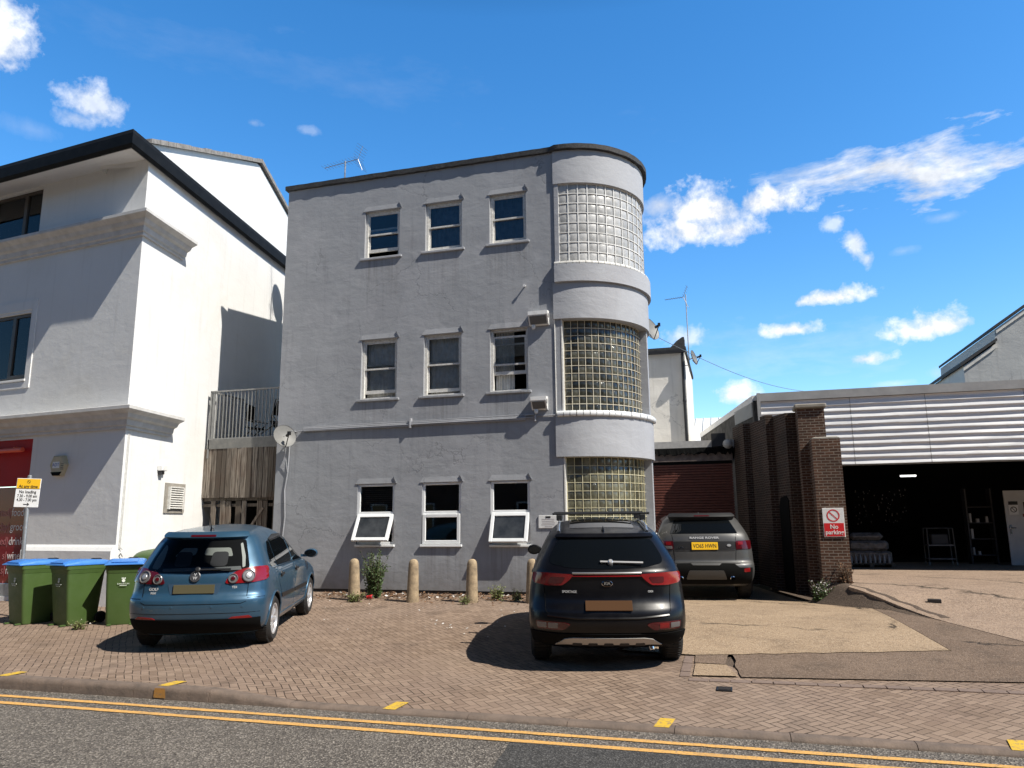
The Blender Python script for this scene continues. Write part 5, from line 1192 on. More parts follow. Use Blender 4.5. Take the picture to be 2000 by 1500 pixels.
sm.build('panel_gap', MT['mblack'], r, smooth=60, uv=False)
M = c.on('rear', 0, .955, .004); m = MB(); m.lathe([(.068, 0), (.068, .010), (.060, .014), (.058, .006), (.02, .006)], 28, M); em = m.build('emblem', MT['rimd'], r, smooth=30)
for s_, y in (('V', .024), ('W', -.020)): text('lettering', s_, .052, MT['badge'], em, M @ Matrix.Translation((0, y, .008)), bold=.001, ext=.003)
for s_, y, sz in (('GOLF', .80, .052), ('PLUS', .752, .034)): text('badge', s_, sz, MT['badge'], r, c.on('rear', -.52, y, .003), bold=.001)
text('badge', 'TDI', .040, MT['badge'], r, c.on('rear', .50, .815, .003), bold=.001)
m = MB()
for x in (-.62, -.25, .25, .62): m.lathe([(.016, -.004), (.014, .003), (.004, .004)], 10, c.on('rear', x, .58, 0.))
m.build('parking_sensor', MT['blue'], r)
for sd in ('right', 'left'):
    sg = 1 if sd == 'right' else -1
    dq = c.patch('door', [(1.18, .40), (2.02, .36), (2.02, .985), (1.00, .99), (.98, .86), (1.12, .66)], sd, MT['blue'], off=.004, dep=.008, step=.09, r=.03)
    df = c.patch('door', [(2.035, .36), (2.95, .36), (3.02, .60), (2.98, .97), (2.035, .985)], sd, MT['blue'], off=.004, dep=.008, step=.09, r=.03)
    c.patch('side_window', [(.66, 1.03), (.98, 1.02), (1.02, 1.38), (.90, 1.36), (.74, 1.22)], sd, MT['cardglass'], off=.005, r=.04)
    c.patch('side_window', [(1.01, 1.02), (1.98, 1.01), (1.95, 1.435), (1.40, 1.44), (1.05, 1.39)], sd, MT['cardglass'], dq, off=.005, r=.03)
    c.patch('side_window', [(2.06, 1.01), (2.92, 1.0), (2.66, 1.20), (2.36, 1.38), (2.03, 1.435)], sd, MT['cardglass'], df, off=.005, r=.03)
    c.patch('side_window', [(2.95, 1.0), (3.04, .99), (2.80, 1.13), (2.73, 1.16)], sd, MT['black'], off=.005)
    c.patch('rub_strip', [(1.16, .565), (2.00, .545), (2.00, .60), (1.13, .62)], sd, MT['black'], dq, off=.014, dep=.015, r=.015); c.patch('rub_strip', [(2.05, .545), (2.99, .54), (2.99, .59), (2.05, .60)], sd, MT['black'], df, off=.014, dep=.015, r=.015)
    for d_, y in ((dq, 1.17), (df, 2.16)):
        m = MB(); M = c.on(sd, y, .885, .004); m.bbox(-.09, .09, -.018, .018, .012, .03, .006, M); m.lathe([(.045, -.002), (.04, .006), (.01, .008)], 14, M); m.build('handle', MT['black'], d_)
    c.patch('sill', [(1.20, .26), (2.98, .26), (2.98, .33), (1.20, .33)], sd, MT['blue'], off=.012, dep=.014, step=.1, r=.02)
    sm = MB(); c.seam([(.80, 1.0), (1.02, 1.0), (2.0, 1.0), (3.05, .985)], sd, mb=sm, rad=.006); sm.build('window_trim', MT['black'], r, smooth=60, uv=False)
    sm = MB(); th = [R(q) for q in range(-6, 187, 8)]
    for yy in (.80, 3.38): sm.tube([Vector((sg * (c.hw(yy + .36 * math.cos(t), max(.24, .325 + .36 * math.sin(t))) + .002), yy + .36 * math.cos(t), .325 + .36 * math.sin(t))) for t in th], .014, 6)
    sm.build('arch_lip', MT['blue'], r, smooth=60, uv=False)
    mirror(c, .84, 2.90, 1.06, MT['blue'], sg)
    for yy in (.80, 3.38): c.wheel(sg * .775, yy, .315, .20, 9, MT['rim'], .64)
c.patch('fuel_cap', [(.84, .80), (1.0, .80), (1.0, .96), (.84, .96)], 'right', MT['blue'], off=.003, r=.04)
m = MB(); p = c.pt('roof', 0, .68); m.tube([p, p + Vector((0, -.05, .06)), p + Vector((0, -.13, .22))], [.014, .008, .004], 6); m.lathe([(.03, 0), (.02, .03), (.01, .035)], 10, Matrix.Translation(p)); m.build('antenna', MT['black'], r)

# ---- black estate with roof bars
r = carroot('black_sports_utility', 2.60, -6.42, -12, 'glossy black sports utility car with roof bars parked in front of tower')
c = Car(r, [(.24, .82), (.34, .895), (.5, .925), (.75, .927), (.95, .905), (1.05, .885), (1.12, .868), (1.3, .775), (1.45, .69), (1.53, .62), (1.57, .54), (1.60, .40), (1.618, .12)],
        [(.24, .26), (.32, .13), (.42, .05), (.55, .0), (.66, .02), (.74, .075), (.82, .10), (.95, .105), (1.06, .10), (1.12, .15), (1.30, .31), (1.42, .43), (1.455, .475), (1.485, .66), (1.52, .95), (1.555, 1.25), (1.59, 1.6), (1.618, 1.95)],
        [(.24, 4.2), (.34, 4.38), (.5, 4.47), (.7, 4.46), (.85, 4.3), (.98, 3.9), (1.05, 3.45), (1.10, 3.2), (1.3, 2.85), (1.45, 2.55), (1.53, 2.35), (1.57, 2.25), (1.60, 2.15), (1.618, 2.05)], .40, .6, 2.4)
r.scale = (.95, 1, 1); c.body(MT['bpaint'], (.91, 3.58), .385)
rw = c.patch('rear_window', [(-.665, 1.155), (-.45, 1.115), (0, 1.10), (.45, 1.115), (.665, 1.155), (.675, 1.21), (.61, 1.34), (.555, 1.415), (-.555, 1.415), (-.61, 1.34), (-.675, 1.21)], 'rear', MT['cardglass'], r=.05)
c.patch('roof_spoiler', [(-.60, 1.420), (.60, 1.420), (.57, 1.452), (-.57, 1.452)], 'rear', MT['bpaint'], off=.030, dep=.05, r=.012)
m = MB(); M = c.on('rear', .05, 1.165, .014); m.box(-.12, .38, -.010, .010, 0, .016, M @ Matrix.Rotation(R(-2), 4, 'Z')); m.lathe([(.035, -.02), (.03, .02), (.02, .03)], 12, M); m.build('wiper', MT['silver'], r)
for fl in (False, True):
    tl_ = c.patch('tail_light', [(.38, 1.050), (.44, .985), (.515, .930), (.70, .925), (.855, .945), (.872, 1.0), (.868, 1.060), (.70, 1.062)], 'rear', MT['lampr'], off=.014, dep=.025, step=.05, r=.03, flip=fl)
    c.patch('lens', [(.52, .955), (.60, .950), (.66, .955), (.66, 1.02), (.48, 1.02)], 'rear', MT['lampd'], tl_, off=.017, dep=.004, r=.02, flip=fl)
    rf_ = c.patch('lower_lamp', [(.43, .525), (.52, .465), (.82, .475), (.835, .555), (.68, .552), (.5, .545)], 'rear', MT['lampd'], off=.012, dep=.02, step=.05, r=.025, flip=fl)
    c.patch('lens', [(.58, .485), (.69, .487), (.69, .540), (.58, .537)], 'rear', MT['lampw'] if fl else MT['lampr'], rf_, off=.015, dep=.004, r=.008, flip=fl)
    c.patch('lens', [(.71, .487), (.815, .492), (.82, .543), (.71, .540)], 'rear', MT['lampw'], rf_, off=.015, dep=.004, r=.008, flip=fl)
sm = MB(); c.seam([(-.40, 1.062), (.40, 1.062)], 'rear', mb=sm, rad=.012, off=.008); sm.build('chrome_strip', MT['alum'], r, smooth=60, uv=False)
sm = MB(); c.seam([(-.40, 1.030), (.40, 1.030)], 'rear', mb=sm, rad=.008, off=.006); sm.build('light_strip', MT['lampr'], r, smooth=60, uv=False)
plate(c, 'rear', 0.01, .715, .54, .125, MT['plateb'])
sm = MB()
for pts in ([(-.70, 1.10), (-.74, .93), (-.72, .66), (-.66, .60), (.66, .60), (.72, .66), (.74, .93), (.70, 1.10)],): c.seam(pts, 'rear', mb=sm)
sm.build('panel_gap', MT['mblack'], r, smooth=60, uv=False)
sm = MB(); c.seam([(-.70, .615), (-.35, .592), (.35, .592), (.70, .615)], 'rear', mb=sm, rad=.014, off=.0); sm.build('bumper_crease', MT['bpaint'], r, smooth=60, uv=False)
c.patch('bumper', [(-.88, .28), (.88, .28), (.90, .44), (.60, .425), (-.60, .425), (-.90, .44)], 'rear', MT['mblack'], off=.012, dep=.03, step=.05)
sp_ = c.patch('skid_plate', [(-.62, .300), (-.50, .312), (.50, .312), (.62, .300), (.50, .375), (.40, .388), (-.40, .388), (-.50, .375)], 'rear', P('satin_silver_trim', (.44, .42, .39), .4, .3), off=.022, dep=.03, r=.012)
for k in range(5):
    x = -.36 + k * .18; c.patch('slot', [(x - .062, .300), (x + .062, .300), (x + .05, .332), (x - .05, .332)], 'rear', MT['black'], sp_, off=.025, dep=.02, r=.01)
M = c.on('rear', 0, .952, .006); m = MB(); n = 32
m.loft([[M @ Vector((.064 * s_ * math.cos(2 * math.pi * k / n), .033 * s_ * math.sin(2 * math.pi * k / n), z)) for k in range(n)] for s_, z in ((1, 0), (1, .006), (.92, .008), (.90, .003))], True); em = m.build('emblem', MT['chrome'], r, smooth=30)
text('lettering', 'KIA', .042, MT['chrome'], em, M @ Matrix.Translation((0, 0, .004)), bold=.0012, ext=.003, sx=1.1)
text('badge', 'SPORTAGE', .036, MT['badge'], r, c.on('rear', -.44, .862, .004), bold=.0008, sx=.98)
text('badge', 'CRDi', .028, MT['badge'], r, c.on('rear', .50, .862, .004), bold=.0008)
m = MB(); m.lathe([(.022, -.06), (.032, -.05), (.034, .02), (.028, .03)], 16, c.on('rear', .50, .262, .02)); m.build('exhaust', MT['chrome'], r, smooth=40)
for sd in ('right', 'left'):
    sg = 1 if sd == 'right' else -1
    dq = c.patch('door', [(1.32, .45), (2.15, .42), (2.15, 1.08), (1.20, 1.10), (1.14, .95), (1.22, .75)], sd, MT['bpaint'], off=.004, dep=.008, step=.1, r=.03)
    df = c.patch('door', [(2.165, .42), (3.10, .42), (3.15, .7), (3.08, 1.06), (2.165, 1.08)], sd, MT['bpaint'], off=.004, dep=.008, step=.1, r=.03)
    c.patch('side_window', [(.80, 1.20), (1.16, 1.13), (1.20, 1.46), (1.05, 1.44)], sd, MT['cardglass'], off=.005, r=.03)
    c.patch('side_window', [(1.20, 1.13), (2.12, 1.11), (2.08, 1.49), (1.25, 1.48)], sd, MT['cardglass'], dq, off=.005, r=.03)
    c.patch('side_window', [(2.18, 1.11), (3.02, 1.10), (2.72, 1.32), (2.45, 1.47), (2.16, 1.49)], sd, MT['cardglass'], df, off=.005, r=.03)
    sm = MB(); c.seam([(.85, 1.15), (1.2, 1.10), (3.05, 1.08)], sd, mb=sm, rad=.009, off=.004); sm.build('window_trim', MT['chrome'], r, smooth=60, uv=False)
    for d_, y in ((dq, 1.38), (df, 2.34)):
        m = MB(); m.bbox(-.10, .10, -.016, .016, .012, .032, .006, c.on(sd, y, .98, .004)); m.build('handle', MT['bpaint'], d_)
    c.patch('sill', [(1.33, .28), (3.15, .28), (3.15, .42), (1.33, .42)], sd, MT['black'], off=.014, dep=.016, step=.1, r=.02)
    sm = MB(); th = [R(q) for q in range(-8, 189, 8)]
    for yy in (.91, 3.58): sm.tube([Vector((sg * (c.hw(yy + .41 * math.cos(t), max(.26, .365 + .41 * math.sin(t))) - .008), yy + .41 * math.cos(t), .365 + .41 * math.sin(t))) for t in th], .022, 6)
    sm.build('arch_trim', MT['black'], r, smooth=60, uv=False)
    mirror(c, .86, 3.0, 1.14, MT['bpaint'], sg)
    for yy in (.91, 3.58): c.wheel(sg * .80, yy, .355, .235, 5, MT['rimd'], .66)
    rl = MB(); rl.tube([c.pt('roof', sg * .56, .82) + Vector((0, 0, .0)), c.pt('roof', sg * .56, .98) + Vector((0, 0, .04)), c.pt('roof', sg * .55, 1.6) + Vector((0, 0, .045)), c.pt('roof', sg * .54, 2.1) + Vector((0, 0, .04)), c.pt('roof', sg * .54, 2.2)], .020, 8); rl.build('roof_rail', MT['alum'], r, smooth=60, uv=False)
c.patch('sunroof', [(-.42, 1.0), (.42, 1.0), (.40, 1.95), (-.40, 1.95)], 'roof', MT['cardglass'], off=.004, dep=.006, step=.1, r=.04)
m = MB(); p = c.pt('roof', 0, .78); m.loft([[p + Vector((-w_, y, -.01)), p + Vector((0, y + .01, h_)), p + Vector((w_, y, -.01))] for y, w_, h_ in ((-.06, .012, .062), (.0, .025, .05), (.1, .028, .02), (.15, .005, .0))], True, True); m.build('antenna', MT['bpaint'], r)
for y, ll in ((1.22, .63), (1.98, .62)):
    bar = MB(); z = 1.695; bar.loft([[Vector((x, y - .035, z)), Vector((x, y - .015, z + .014)), Vector((x, y + .02, z + .014)), Vector((x, y + .035, z)), Vector((x, y, z - .012))] for x in (-ll, ll)], True, True)
    br = bar.build('roof_bar', MT['black'], r)
    m = MB()
    for sg in (-1, 1): m.bbox(sg * .55 - .04, sg * .55 + .04, y - .045, y + .045, z - .085, z - .008, .012); m.bbox(sg * ll - .012, sg * ll + .012, y - .036, y + .036, z - .013, z + .015, .005)
    m.build('clamp', MT['black'], br)

# ---- grey range car by the garage
r = carroot('grey_sports_utility', 3.42, 1.0, -8.3, 'dark grey boxy sports utility car in the shade facing brown garage shutter')
c = Car(r, [(.28, .85), (.4, .95), (.6, .985), (.9, .98), (1.15, .95), (1.25, .925), (1.5, .82), (1.63, .745), (1.69, .66), (1.73, .5), (1.75, .3), (1.762, .08)],
        [(.28, .26), (.36, .12), (.5, .03), (.65, .0), (.73, .02), (.78, .085), (.95, .10), (1.15, .115), (1.29, .15), (1.50, .35), (1.60, .46), (1.66, .52), (1.70, .68), (1.73, 1.1), (1.75, 1.6), (1.762, 2.0)],
        [(.28, 4.55), (.5, 4.83), (.8, 4.82), (1.0, 4.6), (1.1, 4.0), (1.2, 3.5), (1.5, 3.0), (1.63, 2.75), (1.69, 2.6), (1.73, 2.45), (1.75, 2.3), (1.762, 2.15)], .34, .6, 2.7)
c.body(MT['gpaint'], (.97, 3.89), .415)
c.patch('rear_window', [(-.68, 1.33), (.68, 1.33), (.64, 1.42), (.56, 1.60), (-.56, 1.60), (-.64, 1.42)], 'rear', MT['cardglass'], r=.03)
c.patch('roof_spoiler', [(-.66, 1.60), (.66, 1.60), (.62, 1.66), (-.62, 1.66)], 'rear', MT['black'], off=.10, dep=.12, r=.03)
c.patch('brake_light', [(-.15, 1.615), (.15, 1.615), (.15, 1.632), (-.15, 1.632)], 'rear', MT['lampd'], off=.106, dep=.01)
c.patch('tailgate_trim', [(-.60, 1.02), (.60, 1.02), (.61, 1.175), (-.61, 1.175)], 'rear', MT['black'], off=.006, r=.01)
for fl in (False, True):
    tl_ = c.patch('tail_light', [(.62, 1.015), (.93, 1.02), (.935, 1.19), (.62, 1.185)], 'rear', MT['lampd'], off=.012, dep=.02, r=.02, flip=fl)
    c.patch('lens', [(.635, 1.03), (.91, 1.035), (.90, 1.09), (.64, 1.085)], 'rear', MT['lampw'] if fl else MT['lampd'], tl_, off=.016, dep=.004, r=.012, flip=fl)
    c.patch('lens', [(.66, 1.105), (.76, 1.107), (.76, 1.17), (.66, 1.168)], 'rear', MT['lampr'], tl_, off=.016, dep=.004, r=.012, flip=fl)
    c.patch('reflector', [(.74, .575), (.86, .58), (.86, .66), (.74, .64)], 'rear', MT['lampr'], off=.014, dep=.01, r=.01, flip=fl)
    m = MB(); m.lathe([(.045, -.05), (.048, .03), (.04, .04), (.036, -.02)], 18, c.on('rear', (-1 if fl else 1) * .50, .47, .01)); m.build('exhaust', MT['chrome'], r, smooth=40)
text('badge', 'RANGE ROVER', .058, MT['badge'], r, c.on('rear', .0, 1.245, .004), sx=1.5, bold=.0015, ext=.003)
plate(c, 'rear', .0, 1.085, .52, .150, MT['platey'], 'VO65 HWN')
M = c.on('rear', .48, 1.095, .010); m = MB(); m.loft([[M @ Vector((.045 * s_ * math.cos(2 * math.pi * k / 24), .026 * s_ * math.sin(2 * math.pi * k / 24), z)) for k in range(24)] for s_, z in ((1, 0), (.95, .006), (.1, .007))], True, True); m.build('emblem', MT['silver'], r, smooth=30)
m = MB(); m.box(-.05, .05, -.008, .008, 0, .004, c.on('rear', -.46, 1.06, .008)); m.build('badge', MT['chrome'], r)
sm = MB()
for pts in ([(-.64, 1.31), (-.62, 1.19)], [(.64, 1.31), (.62, 1.19)], [(-.62, 1.01), (-.60, .80)], [(.62, 1.01), (.60, .80)], [(-.60, .99), (.60, .99)], [(-.64, .765), (.64, .765)]): c.seam(pts, 'rear', mb=sm, rad=.005)
sm.build('panel_gap', MT['mblack'], r, smooth=60, uv=False)
c.patch('bumper', [(-.90, .34), (.90, .34), (.92, .66), (.66, .66), (.56, .735), (.30, .735), (.26, .70), (-.26, .70), (-.30, .735), (-.56, .735), (-.66, .66), (-.92, .66)], 'rear', MT['mblack'], off=.010, dep=.015, step=.07, r=.02)
c.patch('skid_plate', [(-.40, .44), (.40, .44), (.34, .61), (-.34, .61)], 'rear', P('dark_satin_trim', (.05, .05, .05), .35), off=.022, dep=.02, r=.03)
sm = MB(); c.seam([(-.68, .742), (-.30, .748), (-.26, .71), (.26, .71), (.30, .748), (.68, .742)], 'rear', mb=sm, rad=.010, off=.006); sm.build('bumper_edge', MT['gpaint'], r, smooth=60, uv=False)
for sd in ('right', 'left'):
    sg = 1 if sd == 'right' else -1
    c.patch('side_window', [(.72, 1.27), (1.30, 1.25), (1.30, 1.60), (.95, 1.58)], sd, MT['cardglass'], off=.005, r=.03)
    dq = c.patch('door', [(1.45, .5), (2.3, .48), (2.3, 1.2), (1.33, 1.2), (1.30, .95)], sd, MT['gpaint'], off=.004, dep=.008, step=.12, r=.03)
    c.patch('side_window', [(1.34, 1.25), (2.28, 1.23), (2.28, 1.62), (1.34, 1.61)], sd, MT['cardglass'], dq, off=.005, r=.03)
    df = c.patch('door', [(2.32, .48), (3.35, .48), (3.4, .8), (3.3, 1.17), (2.32, 1.2)], sd, MT['gpaint'], off=.004, dep=.008, step=.12, r=.03)
    c.patch('side_window', [(2.32, 1.23), (3.2, 1.21), (2.9, 1.45), (2.65, 1.60), (2.32, 1.62)], sd, MT['cardglass'], df, off=.005, r=.03)
    for d_, y in ((dq, 1.5), (df, 2.5)):
        m = MB(); m.bbox(-.10, .10, -.016, .016, .012, .032, .006, c.on(sd, y, 1.08, .004)); m.build('handle', MT['gpaint'], d_)
    mirror(c, .92, 3.15, 1.28, MT['gpaint'], sg)
    for yy in (.97, 3.89): c.wheel(sg * .845, yy, .385, .27, 5, MT['rimd'], .68)
m = MB(); p = c.pt('roof', 0, .95); m.loft([[p + Vector((-w_, y, -.01)), p + Vector((0, y + .01, h_)), p + Vector((w_, y, -.01))] for y, w_, h_ in ((-.06, .012, .062), (.0, .025, .05), (.1, .028, .02), (.15, .005, .0))], True, True); m.build('antenna', MT['chrome'], r)
# ------------------------------------------------------------------ bins, sign, bollards, plants, litter
def wheelie(loc, rz, label, lid='binb', crest=True, sc=1.0):
    r = empty('wheelie_bin', loc, rz); r.scale = (.95, .95, .95); tag(r, label, 'bin', 'green wheelie bins by the white building')
    def ring(z, hx, y0, y1, c=.05):
        p = rpoly([(-hx, y0), (hx, y0), (hx, y1), (-hx, y1)], c, 3); return [Vector((q.x, q.y, z)) for q in p]
    m = MB(); m.loft([ring(0, .225, -.24, .25), ring(.03, .235, -.25, .26), ring(.55, .260, -.305, .29), ring(.86, .272, -.335, .315), ring(.93, .276, -.345, .33)], True, True)
    m.loft([ring(.93, .292, -.365, .345), ring(.985, .296, -.372, .35), ring(.99, .27, -.34, .33)], True, True)
    m.loft([ring(.86, .276, -.34, .32, .06), ring(.93, .288, -.358, .34, .06)], True)
    for s in (-1, 1): m.box(s * .17 - .03, s * .17 + .03, -.345, -.25, .0, .02)
    b = m.build('body', MT['bing'], r, smooth=35)
    m = MB(); pr = [(-.42, 1.000), (-.415, 1.022), (-.36, 1.045), (-.15, 1.075), (.10, 1.085), (.30, 1.075), (.40, 1.055), (.405, 1.0)]
    m.loft([[Vector((x, y, .995 + (z - .995) * s_)) for y, z in pr] for x, s_ in ((-.302, .35), (-.285, .8), (-.24, 1), (.24, 1), (.285, .8), (.302, .35))], True, True)
    ld = m.build('lid', MT[lid], r, smooth=40)
    m = MB(); m.loft([[Vector((x, y, z)) for y, z in ((-.40, 1.046), (-.30, 1.075), (-.12, 1.092), (-.10, 1.06), (-.38, 1.03))] for x in (-.20, .20)], True, True); m.build('lid_ridge', MT[lid], ld, smooth=40)
    if lid == 'binb':
        m = MB(); m.lathe([(.085, 0), (.085, .014), (.07, .02), (.062, .008)], 18, Matrix.Translation((.08, .24, 1.078))); m.build('lid_loop', MT['black'], ld)
    m = MB(); m.tube([(-.26, .40, 1.0), (.26, .40, 1.0)], .016, 8)
    for s in (-1, 1): m.box(s * .2 - .015, s * .2 + .015, .33, .41, .97, 1.0)
    m.build('handle', MT['bing'], r)
    for s in (-1, 1):
        m = MB(); m.lathe([(.03, -.025), (.095, -.025), (.10, -.015), (.10, .015), (.095, .025), (.03, .025)], 18, Matrix.Translation((s * .25, .30, .10)) @ Matrix.Rotation(R(90), 4, 'Y')); m.build('wheel', MT['black'], r)
    if crest:
        M = Matrix.Translation((0, -.332, .70)) @ Matrix.Rotation(R(90 - 5), 4, 'X'); pm = P('pale_bin_print', (.62, .66, .58), .6) if 'pale_bin_print' not in bpy.data.materials else bpy.data.materials['pale_bin_print']
        m = MB(); m.lathe([(.026, 0), (.026, .003)], 14, M @ Matrix.Translation((0, .03, 0))); m.box(-.03, .03, .058, .066, 0, .003, M)
        for k in (-.024, 0, .024): m.box(k - .006, k + .006, .066, .085, 0, .003, M)
        cr = m.build('crest', pm, b); text('lettering', 'KINGSTON', .030, pm, cr, M @ Matrix.Translation((0, -.022, .001)), sx=1.2); m = MB(); m.box(-.055, .055, -.052, -.044, 0, .002, M); m.build('print', pm, cr)
    return r
wheelie((-7.42, -4.60, gz(-7.22, -4.6)), R(-15), 'green wheelie bin with blue lid, leftmost of the three, beside red shop')
wheelie((-6.52, -4.58, gz(-6.32, -4.6)), R(-15), 'middle green wheelie bin with blue lid, long shadow across its lit side')
wheelie((-5.77, -4.36, gz(-5.62, -4.4)), R(38), 'green wheelie bin with blue lid, crest facing out, next to blue car')
# big domed bin behind the car
r = empty('domed_bin', (-6.62, -2.15, gz(-6.25, -1.9)), R(8)); tag(r, 'large green bin with pale domed lid half hidden behind the blue car', 'bin')
m = MB(); m.bbox(-.66, .66, -.5, .5, .12, .84, .05); m.build('body', MT['bing'], r, smooth=35)
m = MB(); rings = []
for k in range(9):
    t = k / 8 * math.pi; rings.append([Vector((x, -.54 * math.cos(t) * s_, .85 + .20 * math.sin(t) * s_)) for x, s_ in ((-.70, .55), (-.66, .85), (-.5, .98), (0, 1.03), (.5, .98), (.66, .85), (.70, .55))])
m.loft(rings, False); m.bbox(-.71, .71, -.56, .56, .80, .86, .02); m.build('lid', MT['bing'], r, smooth=50)
m = MB()
for x in (-.5, .5):
    for y in (-.38, .38): m.lathe([(.02, -.025), (.07, -.02), (.07, .02), (.02, .025)], 14, Matrix.Translation((x, y, .07)) @ Matrix.Rotation(R(90), 4, 'Y'))
m.build('wheel', MT['black'], r)
# street sign
sg_ = empty('parking_sign', (-8.21, -4.2, gz(-8.2, -4.2) + .24), R(28)); sg_.scale = (.92, .92, .92); tag(sg_, 'yellow and white no loading sign on a grey steel post by shop', 'sign')
m = MB(); m.tube([(.03, .03, -.1), (.0, .03, 1.2), (-.025, .03, 2.42)], .038, 12); m.lathe([(.04, 2.42), (.03, 2.435), (.005, 2.44)], 12, Matrix.Translation((-.025, .03, 0))); m.build('post', MT['galv'], sg_, smooth=50)
TI = Matrix.Translation((-.02, 0, 2.10)) @ Matrix.Rotation(R(1.5), 4, 'Y')
m = MB(); m.bbox(-.215, .215, -.012, .004, -.29, .27, .004, TI); bd = m.build('board', MT['swhite'], sg_)
m = MB(); m.box(-.205, .205, -.016, -.0115, .075, .262, TI); yp = m.build('yellow_panel', MT['syel'], bd)
m = MB(); m.box(-.215, .215, -.0145, -.0119, .066, .075, TI); m.build('border', MT['sblk'], bd)
tx = lambda s, z, sz, p, sx=.9: text('lettering', s, sz, MT['sblk'], p, TI @ Matrix.Translation((0, -.0165 if z > .07 else -.0125, z)) @ Matrix.Rotation(R(90), 4, 'X'), sx=sx, bold=.0022, ext=.0006)
tx('At any time', .112, .083, yp, .86); tx('No loading', .005, .083, bd, .82); tx('7.30 - 9.00 am', -.075, .080, bd, .76); tx('4.30 - 7.00 pm', -.150, .080, bd, .76)
m = MB(); M = TI @ Matrix.Translation((0, -.0125, -.235)); m.box(-.05, .03, -.001, .001, -.009, .009, M); m.prism([(.01, -.032), (.024, -.032), (.058, 0), (.024, .032), (.01, .032), (.036, 0)], 'y', -.001, .001, M); m.build('arrow', MT['sblk'], bd)
m = MB(); M = TI @ Matrix.Translation((0, -.0165, .205)) @ Matrix.Rotation(R(90), 4, 'X'); m.lathe([(.032, 0), (.032, .001), (.026, .0012), (.026, 0)], 20, M, False); m.box(-.028, .028, -.004, .004, 0, .001, M @ Matrix.Rotation(R(-45), 4, 'Z')); m.build('symbol', MT['sblk'], yp)

# bollards
def bollard(x, y, lean, label, seed):
    r = empty('bollard', (x, y, gz(x, y) - .02)); r.rotation_euler = lean; tag(r, label, 'bollard', 'concrete bollards in front of grey wall'); rg = random.Random(seed)
    m = MB(); m.lathe([(.125, -.1), (.122, 0), (.112, .25), (.104, .5), (.100, .60), (.097, .69), (.095, .72), (.086, .765), (.062, .80), (.03, .815), (.004, .818)], 22); b = m.build('post', MT['bollard'], r, smooth=40)
bollard(-3.25, -1.15, (0, R(-1.5), 0), 'concrete bollard with round top half covered by the tall weed', 1)
bollard(-1.98, -1.22, (0, R(1), 0), 'concrete bollard with round top standing alone between two others', 2)
bollard(-.82, -1.12, (0, R(.6), 0), 'concrete bollard with round top and small weeds at its foot', 3)
bollard(.32, -1.0, (0, R(.8), 0), 'concrete bollard partly hidden by the black car left side', 4)

def weed(name, loc, h, spread, nst, seed, label, mat='leaf', lsz=.035, dens=38, flower=False, grp=None):
    r = empty(name, loc); tag(r, label, 'weed', grp); rg = random.Random(seed); ms = MB(); ml = MB(); mf = MB()
    for i in range(nst):
        a = rg.uniform(0, 6.28); sp = spread * rg.uniform(.15, 1); H = h * rg.uniform(.45, 1.0); pts = []; ph = rg.uniform(0, 6)
        b = Vector((rg.uniform(-.05, .05), rg.uniform(-.03, .03), 0))
        for k in range(6):
            t = k / 5; pts.append(b + Vector((math.cos(a) * sp * t ** 1.4 + .02 * math.sin(ph + 4 * t), math.sin(a) * sp * t ** 1.4 * .7 + .02 * math.cos(ph + 5 * t), H * t)))
        ms.tube(pts, [.005, .0045, .004, .003, .0025, .0015], 4)
        for k in range(int(dens * H / .8) + 3):
            t = rg.uniform(.08, 1); q = t * 5; i0 = min(4, int(q)); p = pts[i0].lerp(pts[i0 + 1], q - i0)
            d = Vector((rg.gauss(0, 1), rg.gauss(0, .8), rg.gauss(.25, .6))).normalized(); l = lsz * rg.uniform(.5, 1.4) * (1.25 - .7 * t); p = p + d * rg.uniform(0, .05) * (1.2 - t)
            s_ = d.cross(Vector((rg.gauss(0, 1), rg.gauss(0, 1), rg.gauss(0, 1)))).normalized() * l * .28; n_ = d.cross(s_).normalized() * l * .12
            (mf if flower and t > .8 and rg.random() < .5 else ml).add([p, p + d * l * .5 + s_ + n_, p + d * l, p + d * l * .5 - s_ + n_], [(0, 1, 2, 3)])
    ms.build('stem', MT['twig'], r, uv=False); ml.build('foliage', MT[mat], r, uv=False, recalc=False)
    if mf.f: mf.build('flower', MT['litter'], r, uv=False, recalc=False)
    return r
g_ = lambda x, y: (x, y, gz(x, y))
weed('tall_weed', g_(-2.98, -.80), .95, .36, 60, 1, 'tall bushy grey green weed growing beside the first bollard', 'leaf', .060, 75, False)
weed('weed_clump', g_(-3.1, -1.42), .20, .26, 26, 2, 'low yellowish weeds at the foot of weed covered bollard', 'leafy', .045, 60, grp='small weeds on the paving')
weed('weed_clump', g_(-.86, -1.42), .16, .16, 16, 3, 'tiny yellow green weed in front of the third bollard', 'leafy', .04, 60, grp='small weeds on the paving')
weed('weed_clump', g_(-.42, -.75), .30, .24, 22, 4, 'ragged pale weed in the litter right of the third bollard', 'leafy', .05, 50, grp='small weeds on the paving')
weed('weed_clump', g_(-.02, -.80), .24, .14, 12, 5, 'small pale weed in the litter close to the black car', 'leafy', .05, 50, grp='small weeds on the paving')
weed('weed_clump', g_(-5.95, -5.05), .14, .24, 26, 6, 'low flowering weeds growing out of paving between two bins', 'leafy', .04, 50, True, 'small weeds on the paving')
weed('pier_weed', (5.52, .95, gz(5.5, .95)), .50, .26, 30, 7, 'straggly green weed at the left foot of the front brick pier', 'leaf', .06, 50, True)
weed('dry_grass', (6.0, 1.10, fz(6.0, 1.1) - .02), .48, .16, 34, 8, 'dry reddish grass stems against the front brick pier', 'dead', .05, 16)
